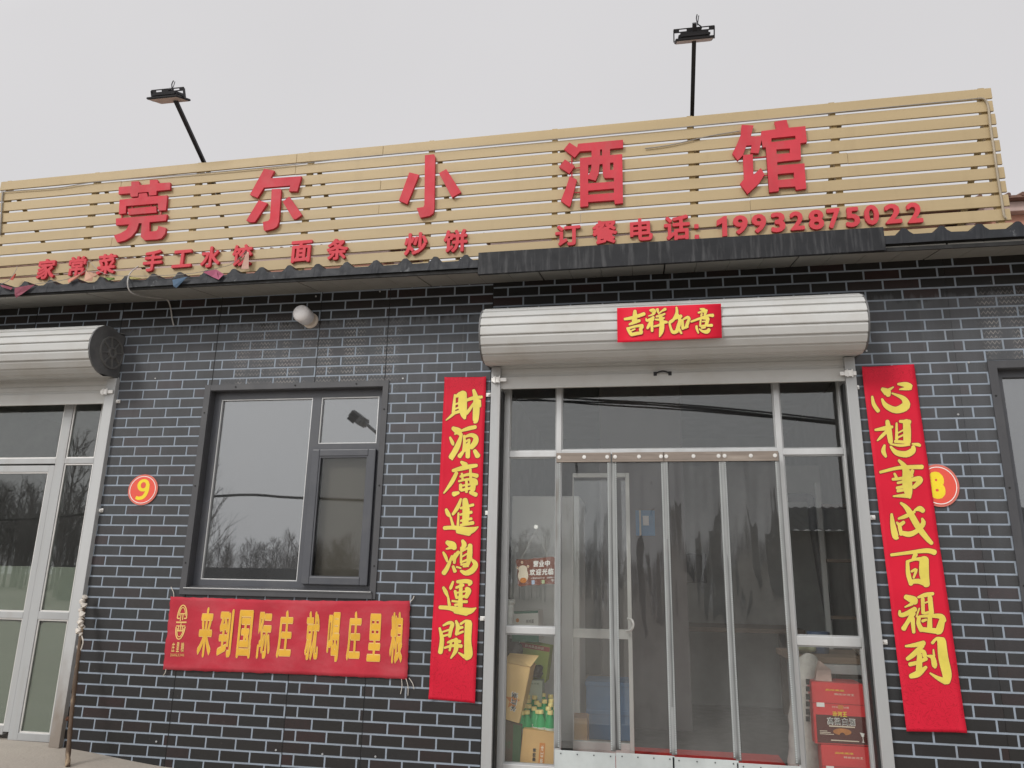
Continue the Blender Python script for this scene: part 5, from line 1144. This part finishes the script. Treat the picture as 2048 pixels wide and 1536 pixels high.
for xx in (-.12, 1.22):
    for yy in (2.08, 2.72): b = MB(); b.box(xx - .03, xx + .03, yy - .03, yy + .03, .03, .76); obj('leg', b, m_dkbox, tb)
# framed dark panel and pale board on the back wall
b = MB(); q0, q1 = P(1345, 1165, 3.0), P(1412, 1108, 3.0); b.box(q0.x, q1.x, 3.0, 3.05, q0.z, q1.z, bev=.01); tag(obj('dark_screen', b, m_black), 'dark flat screen leaning inside behind the third curtain strip', 'screen')
b = MB(); b.box(-.15, 1.75, 3.06, 3.10, .03, 2.35); tag(obj('pale_partition', b, M('pale board', (.34, .35, .34), .7)), 'pale grey partition behind the dark screen inside', 'partition')

# ------------------------------------------------------------------ behind the right sidelight
m_wine = M('wine carton red', (.62, .035, .04), .45, 0, .07, 5)
m_wined = M('wine carton dark print', (.085, .014, .012), .45, 0, .1, 5)
m_glow = M('orange sunset print', (.46, .17, .035), .5, 0, .2, 25)
def wine(corners, Y, label):
    r, fn, q = quadbox('wine_carton', corners, Y, .26, m_wine, label, 'carton', 'red liquor cartons in the window')
    patch(r, fn, 'panel', .045, 1, .02, .47, m_wined); patch(r, fn, 'fold_line', 0, 1, .655, .662, m_wined)
    b = MB(); c0 = (.52, .20)
    ring = [(c0[0] + .17 * math.cos(2 * math.pi * k / 20), c0[1] + .055 * math.sin(2 * math.pi * k / 20) + .01) for k in range(20)]
    b.poly([fn(*p, .0018) for p in ring]); obj('sunset_print', b, m_glow, r, recalc=False)
    b = MB(); b.poly([fn(c0[0] + .055 * math.cos(math.pi * k / 10), c0[1] - .045 + .045 * math.sin(math.pi * k / 10), .0026) for k in range(11)]); obj('hill_print', b, m_wined, r, recalc=False)
    text(r, fn, 'lettering', '汾河王', .36, .64, .455, .535, m_yellow, .03, d=.0026)
    text(r, fn, 'lettering', '高粱白酒', .25, .79, .315, .435, m_white, .052, d=.0024); text(r, fn, 'lettering', '高粱白酒', .265, .775, .325, .425, m_ink, .012, d=.0034)
    patch(r, fn, 'strip', .28, .76, .285, .305, m_cream, .0024)
    text(r, fn, 'lettering', '特优 白酒', .36, .68, .59, .62, m_cream, .0, d=.002); patch(r, fn, 'seal', .47, .57, .575, .64, m_orange, .0022)
    patch(r, fn, 'white_tag', .07, .22, .595, .665, m_white, .002)
    text(r, fn, 'lettering', '品味高粱', .26, .62, .865, .895, m_yellow, .01); text(r, fn, 'lettering', '认准汾河王'.replace('认准', '特优'), .42, .80, .80, .832, m_cream, .01)
    for k in range(3): patch(r, fn, 'small_print', .10, .24 + .06 * k, .205 - .024 * k, .215 - .024 * k, m_cream, .0022)
    patch(r, fn, 'small_print', .30, .82, .062, .078, m_cream, .0022)
    b = MB()
    for pts in ([(.845, .215), (.93, .205), (.915, .155), (.895, .14), (.875, .15)], [(.888, .145), (.900, .145), (.903, .075), (.890, .075)], [(.865, .066), (.895, .075), (.925, .062), (.895, .055)]): b.poly([fn(*p, .0024) for p in pts])
    obj('glass_print', b, m_white, r, recalc=False)
wine([(1622.5, 1363), (1729, 1369.5), (1738.5, 1493), (1630.5, 1487)], .24, 'upper red liquor carton with a sunset and goblet print in the right sidelight')
wine([(1642, 1489), (1747, 1495), (1756, 1622), (1650, 1616)], .235, 'lower red liquor carton under another one in the right sidelight')
wsk = MB(); wsk.tube(smooth_path([P(1612, 1560, .42), P(1612, 1480, .42), P(1613, 1400, .44), P(1616, 1340, .47), P(1622, 1312, .5)], 4), [.10, .105, .11, .10, .105, .10, .11, .10, .095, .09, .085, .085, .08, .07, .065, .05, .04], 14)
m_sack = M('woven white sack', (.40, .385, .36), .8, 0, .12, 25, bump=.5, bscale=45)
sk = thing('woven_sack', P(1612, 1560, .42), 'white woven sack with black writing beside the red cartons', 'sack'); obj('sack', wsk, m_sack, sk, smooth=True)
b = MB()
for k in range(6): z0 = P(1616, 1362 + 15 * k, .3); b.box(z0.x - .012, z0.x + .012, .303, .306, z0.z - .022 + .004 * (k % 2), z0.z + .012)
obj('lettering', b, m_ink, sk)
bs = MB(); qf = P(1650, 1325, .36); bs.prism([P(1640, 1322, .40), P(1662, 1340, .34), P(1664, 1370, .30), P(1630, 1366, .30), P(1634, 1340, .34)], (0, .05, 0)); tag(obj('pink_bag', bs, M('pinkish bag', (.46, .34, .30), .6, bump=.4, bscale=20)), 'crumpled pinkish bag lying on the upper red carton', 'bag')
wt = thing('work_table', P(1670, 1330, .7), 'wooden work table with a metal edge behind the right sidelight', 'table')
zt_ = P(1665, 1318, .5).z
b = MB(); b.box(.93, 1.78, .5, 1.2, zt_ - .03, zt_ + .01, bev=.004); obj('tabletop', b, M('dark worn wood', (.15, .10, .065), .7, 0, .2, 12, (.2, 1, 1)), wt)
b = MB(); b.box(.93, 1.78, .47, .499, zt_ - .09, zt_ - .032, bev=.003); obj('metal_edge', b, m_galv, wt)
for xx, yy in ((1.02, .56), (1.7, .56), (1.02, 1.12), (1.7, 1.12)): b = MB(); b.box(xx - .025, xx + .025, yy - .025, yy + .025, .03, zt_ - .035); obj('leg', b, m_galv, wt)
b = MB(); zz_ = zt_ + .012
b2 = lz([(0, .055), (.005, .06), (.13, .075), (.14, .075)], 18)
bk_ = thing('blue_bucket', (1.16, .80, zz_), 'small blue bucket on the work table behind the right sidelight', 'bucket'); ob_ = obj('bucket', b2, M('dull blue plastic', (.06, .09, .16), .5), bk_, smooth=True); ob_.matrix_parent_inverse = Matrix.Identity(4)
bw_ = thing('steel_bowl', (1.45, .75, zz_), 'shallow steel bowl on the work table beside the blue bucket', 'bowl'); ob_ = obj('bowl', lz([(0, .05), (.05, .10), (.055, .10)], 20), m_zinc, bw_, smooth=True); ob_.matrix_parent_inverse = Matrix.Identity(4)
blob('cabbage', Vector((1.04, .68, zz_ + .045)), (.09, .07, .045), M('pale cabbage', (.30, .32, .20), .7), 'pale cabbage on the left end of the work table', 'cabbage', 12)
sp_ = MB(); sp_.tube(smooth_path([P(1572, 995, 1.4), P(1606, 995, 1.4), P(1618, 997, 1.4), P(1623, 1006, 1.4), P(1626, 1040, 1.4), P(1630, 1072, 1.4), P(1660, 1240, 1.4)], 4), .035, 12); tag(obj('stove_pipe', sp_, m_black, smooth=True), 'black bent stove pipe behind the upper right sidelight', 'pipe')
lad = thing('folding_rack', (1.55, 1.0, .9), 'dim metal rack standing behind the work table', 'rack')
for xx in (1.34, 1.68): b = MB(); b.box(xx - .018, xx + .018, 1.3, 1.33, .03, 1.95); obj('post', b, m_galv, lad)
for k in range(4): b = MB(); b.box(1.36, 1.66, 1.28, 1.5, .5 + .42 * k, .52 + .42 * k); obj('shelf', b, m_dkbox, lad)

# ------------------------------------------------------------------ neighbours behind the sign
m_terra = M('terracotta render', (.40, .20, .145), .8, 0, .07, 2)
m_tile = M('brown roof tile', (.16, .088, .065), .7, 0, .25, 9, (1, 1, 1), bump=.4, bscale=12)
m_cornice = M('pale pink cornice', (.44, .33, .30), .7)
def house(x0, x1, zt, label, Y=8.0):
    r = thing('neighbour_house', ((x0 + x1) / 2, Y + 3, 0), label, 'house', 'terracotta houses behind the sign')
    b = MB(); b.box(x0, x1, Y, Y + 7, -.3, zt - .30); obj('wall', b, m_terra, r)
    b = MB(); b.box(x0 - .15, x1 + .15, Y - .15, Y + 7.1, zt - .299, zt - .12, bev=.02); obj('cornice', b, m_cornice, r)
    b = MB(); n = 22
    for k in range(n):
        y0, y1 = Y - .28 + 3.8 * k / n, Y - .28 + 3.8 * (k + 1) / n; z0 = zt - .119 + .95 * k / n
        b.prism([(x0 - .3, y0, z0 + .05), (x1 + .3, y0, z0 + .05), (x1 + .3, y1, z0 + .043), (x0 - .3, y1, z0 + .043)], (0, 0, -.045))
    x = x0 - .25
    while x < x1 + .3:
        b.tube([(x, Y - .30, zt - .06), (x, Y + 3.5, zt + .89)], .035, 6); x += .22
    obj('roof', b, m_tile, r)
    for k in range(int((x1 - x0) / 2.6)):
        xx = x0 + 1.0 + 2.6 * k; b = MB(); b.box(xx, xx + 1.2, Y - .02, Y - .001, 4.6, 6.1); wf = obj('window', b, m_white, r)
        b = MB(); b.box(xx + .06, xx + .57, Y - .025, Y - .021, 4.66, 6.04); b.box(xx + .63, xx + 1.14, Y - .025, Y - .021, 4.66, 6.04); obj('pane', b, m_trim, wf)
house(5.95, 17, 7.66, 'terracotta house with a brown tiled roof showing past the right end of the sign')
house(-2.75, 5.3, 7.80, 'terracotta house glimpsed through the lowest slats at the middle of the sign', 8.6)
house(-20, -5.15, 7.76, 'terracotta house glimpsed through the lowest slats at the left end of the sign', 8.6)

# ------------------------------------------------------------------ across the road (seen mirrored in the glass)
b = MB(); b.box(-400, 400, -24, -11, -.30, -.262); tag(obj('road', b, M('asphalt', (.06, .06, .062), .85, 0, .15, 3, bump=.3, bscale=60)), kind='structure')
m_twig = M('bare twigs paled for haze', (.25, .24, .24), .9, 0, .2, 3)  # twig colour lightened to stand in for haze over the distance
def tree_into(mb, x, y, h, rt, dens=1.0):
    z0 = -.3; mb.tube([(x, y, z0), (x + rt.uniform(-.1, .1) * h * .2, y, z0 + h * .55), (x + rt.uniform(-.1, .1) * h * .3, y, z0 + h)], [h * .014, h * .008, h * .002], 5)
    for k in range(int(60 * dens)):
        t = rt.uniform(.15, .97); p = Vector((x, y, z0 + h * t)); a = rt.uniform(0, 2 * math.pi); L_ = h * (.42 * (1 - t) + .10) * rt.uniform(.6, 1.2)
        d = Vector((math.cos(a) * .6, math.sin(a) * .6, rt.uniform(.5, 1.1))).normalized(); e1 = p + d * L_
        mb.tube([p, p + d * L_ * .5 + Vector((0, 0, -.02 * h)), e1], [h * .0036, h * .0026, h * .001], 3, cap=False)
        for q in range(5):
            s_ = p + d * L_ * rt.uniform(.3, .95); d2 = (d + Vector((rt.gauss(0, .6), rt.gauss(0, .6), rt.gauss(.25, .4)))).normalized()
            mb.tube([s_, s_ + d2 * L_ * rt.uniform(.25, .6)], [h * .0018, h * .0007], 3, cap=False)
rt = random.Random(11); tl = MB()
for i in range(420):
    x = rt.uniform(-95, 45); y = -50 - rt.random() * 22
    h = (4.6 if x / (5 - y) > -.70 else 8.6) * rt.uniform(.75, 1.12); tree_into(tl, x, y, h, rt, .55)
tag(obj('distant_trees', tl, m_twig, recalc=False), 'thicket of bare winter trees across the road, mirrored in the glass', 'trees', kind='stuff')
for i, (x, y, h, lab) in enumerate(((-21.8, -30, 6.6, 'taller bare tree mirrored at the left edge of the window'), (-33, -34, 9.0, 'bare tree mirrored in the glass of the left shop'))):
    b = MB(); tree_into(b, x, y, h, random.Random(40 + i), .8); tag(obj('bare_tree', b, m_twig, recalc=False), lab, 'tree', 'bare trees across the road')
sh_r = thing('roadside_shed', (9, -22, -.3), 'low shed with a dark corrugated roof across the road, mirrored in the right sidelight', 'shed')
b = MB(); b.box(3.5, 22, -26, -20.5, -.3, 2.9); obj('wall', b, m_inwall, sh_r)
b = MB()
for k in range(60): x = 3.2 + k * .32; b.prism([(x, -20, 2.85), (x + .16, -20, 2.93), (x + .16, -25, 4.1), (x, -25, 4.02)], (0, 0, .02)); b.prism([(x + .16, -20, 2.93), (x + .32, -20, 2.85), (x + .32, -25, 4.02), (x + .16, -25, 4.1)], (0, 0, .02))
obj('roof', b, m_fascia, sh_r)
b = MB(); b.box(-30, -9.5, -31, -30.6, -.3, 1.55); tag(obj('boundary_wall', b, M('grey wall', (.16, .165, .175), .8)), 'low grey boundary wall across the road, mirrored in the window', 'wall')
# street lamp: mirrored in the small upper pane of the window
dirv = P(718, 838, .085) - CAM; k = 21.0 / dirv.y; hp_ = CAM + dirv * k; hx, hz = hp_.x, hp_.z; hy = .17 - hp_.y
sl_ = thing('street_lamp', (hx + 2.1, hy, -.26), 'tall street lamp with a square head across the road, mirrored in the window', 'street lamp')
b = MB(); b.tube([(hx + 2.1, hy, -.26), (hx + 2.1, hy, hz - 2.2)], [.09, .06], 10); b.tube(smooth_path([(hx + 2.1, hy, hz - 2.2), (hx + 1.2, hy, hz - 1.0), (hx + .2, hy, hz - .12)]), .05, 8); obj('post', b, m_galv, sl_, smooth=True)
b = MB(); b.obox((hx, hy, hz), Vector((.8, 0, -.6)), Vector((0, 1, 0)), Vector((.6, 0, .8)), .23, .30, .14, bev=.04); obj('lamp_head', b, m_galv, sl_)
b = MB(); b.obox(Vector((hx - .07, hy + .302, hz - .02)), Vector((.8, 0, -.6)), Vector((0, 1, 0)), Vector((.6, 0, .8)), .13, .006, .14); obj('lamp_glass', b, m_cap, sl_)
def mirrored(px, py, dist):
    d = P(px, py, .13) - CAM; p = CAM + d * (dist / d.y); return Vector((p.x, .26 - p.y, p.z))
for i, pts in enumerate((((1000, 790), (1130, 796), (1400, 812), (1685, 842), (1800, 862)), ((1000, 786), (1150, 797), (1400, 818), (1685, 846), (1800, 868)), ((1000, 800), (1150, 803), (1400, 816), (1685, 848), (1800, 864)), ((1000, 792), (1180, 808), (1400, 822), (1685, 850), (1800, 872)))):
    b = MB(); b.tube(smooth_path([mirrored(x, y, 17) for x, y in pts]), .022, 6)
    tag(obj('overhead_cable', b, m_black), 'black overhead cable in the bundle across the road, mirrored over the door', 'cable', 'overhead cables across the road')
b = MB(); b.tube(smooth_path([mirrored(x, y, 34) for x, y in ((-400, 975), (0, 1040), (430, 993), (600, 996), (900, 1010))]), .07, 6); tag(obj('overhead_cable', b, m_black), 'thick single overhead cable mirrored low in the big window pane', 'cable', 'overhead cables across the road')
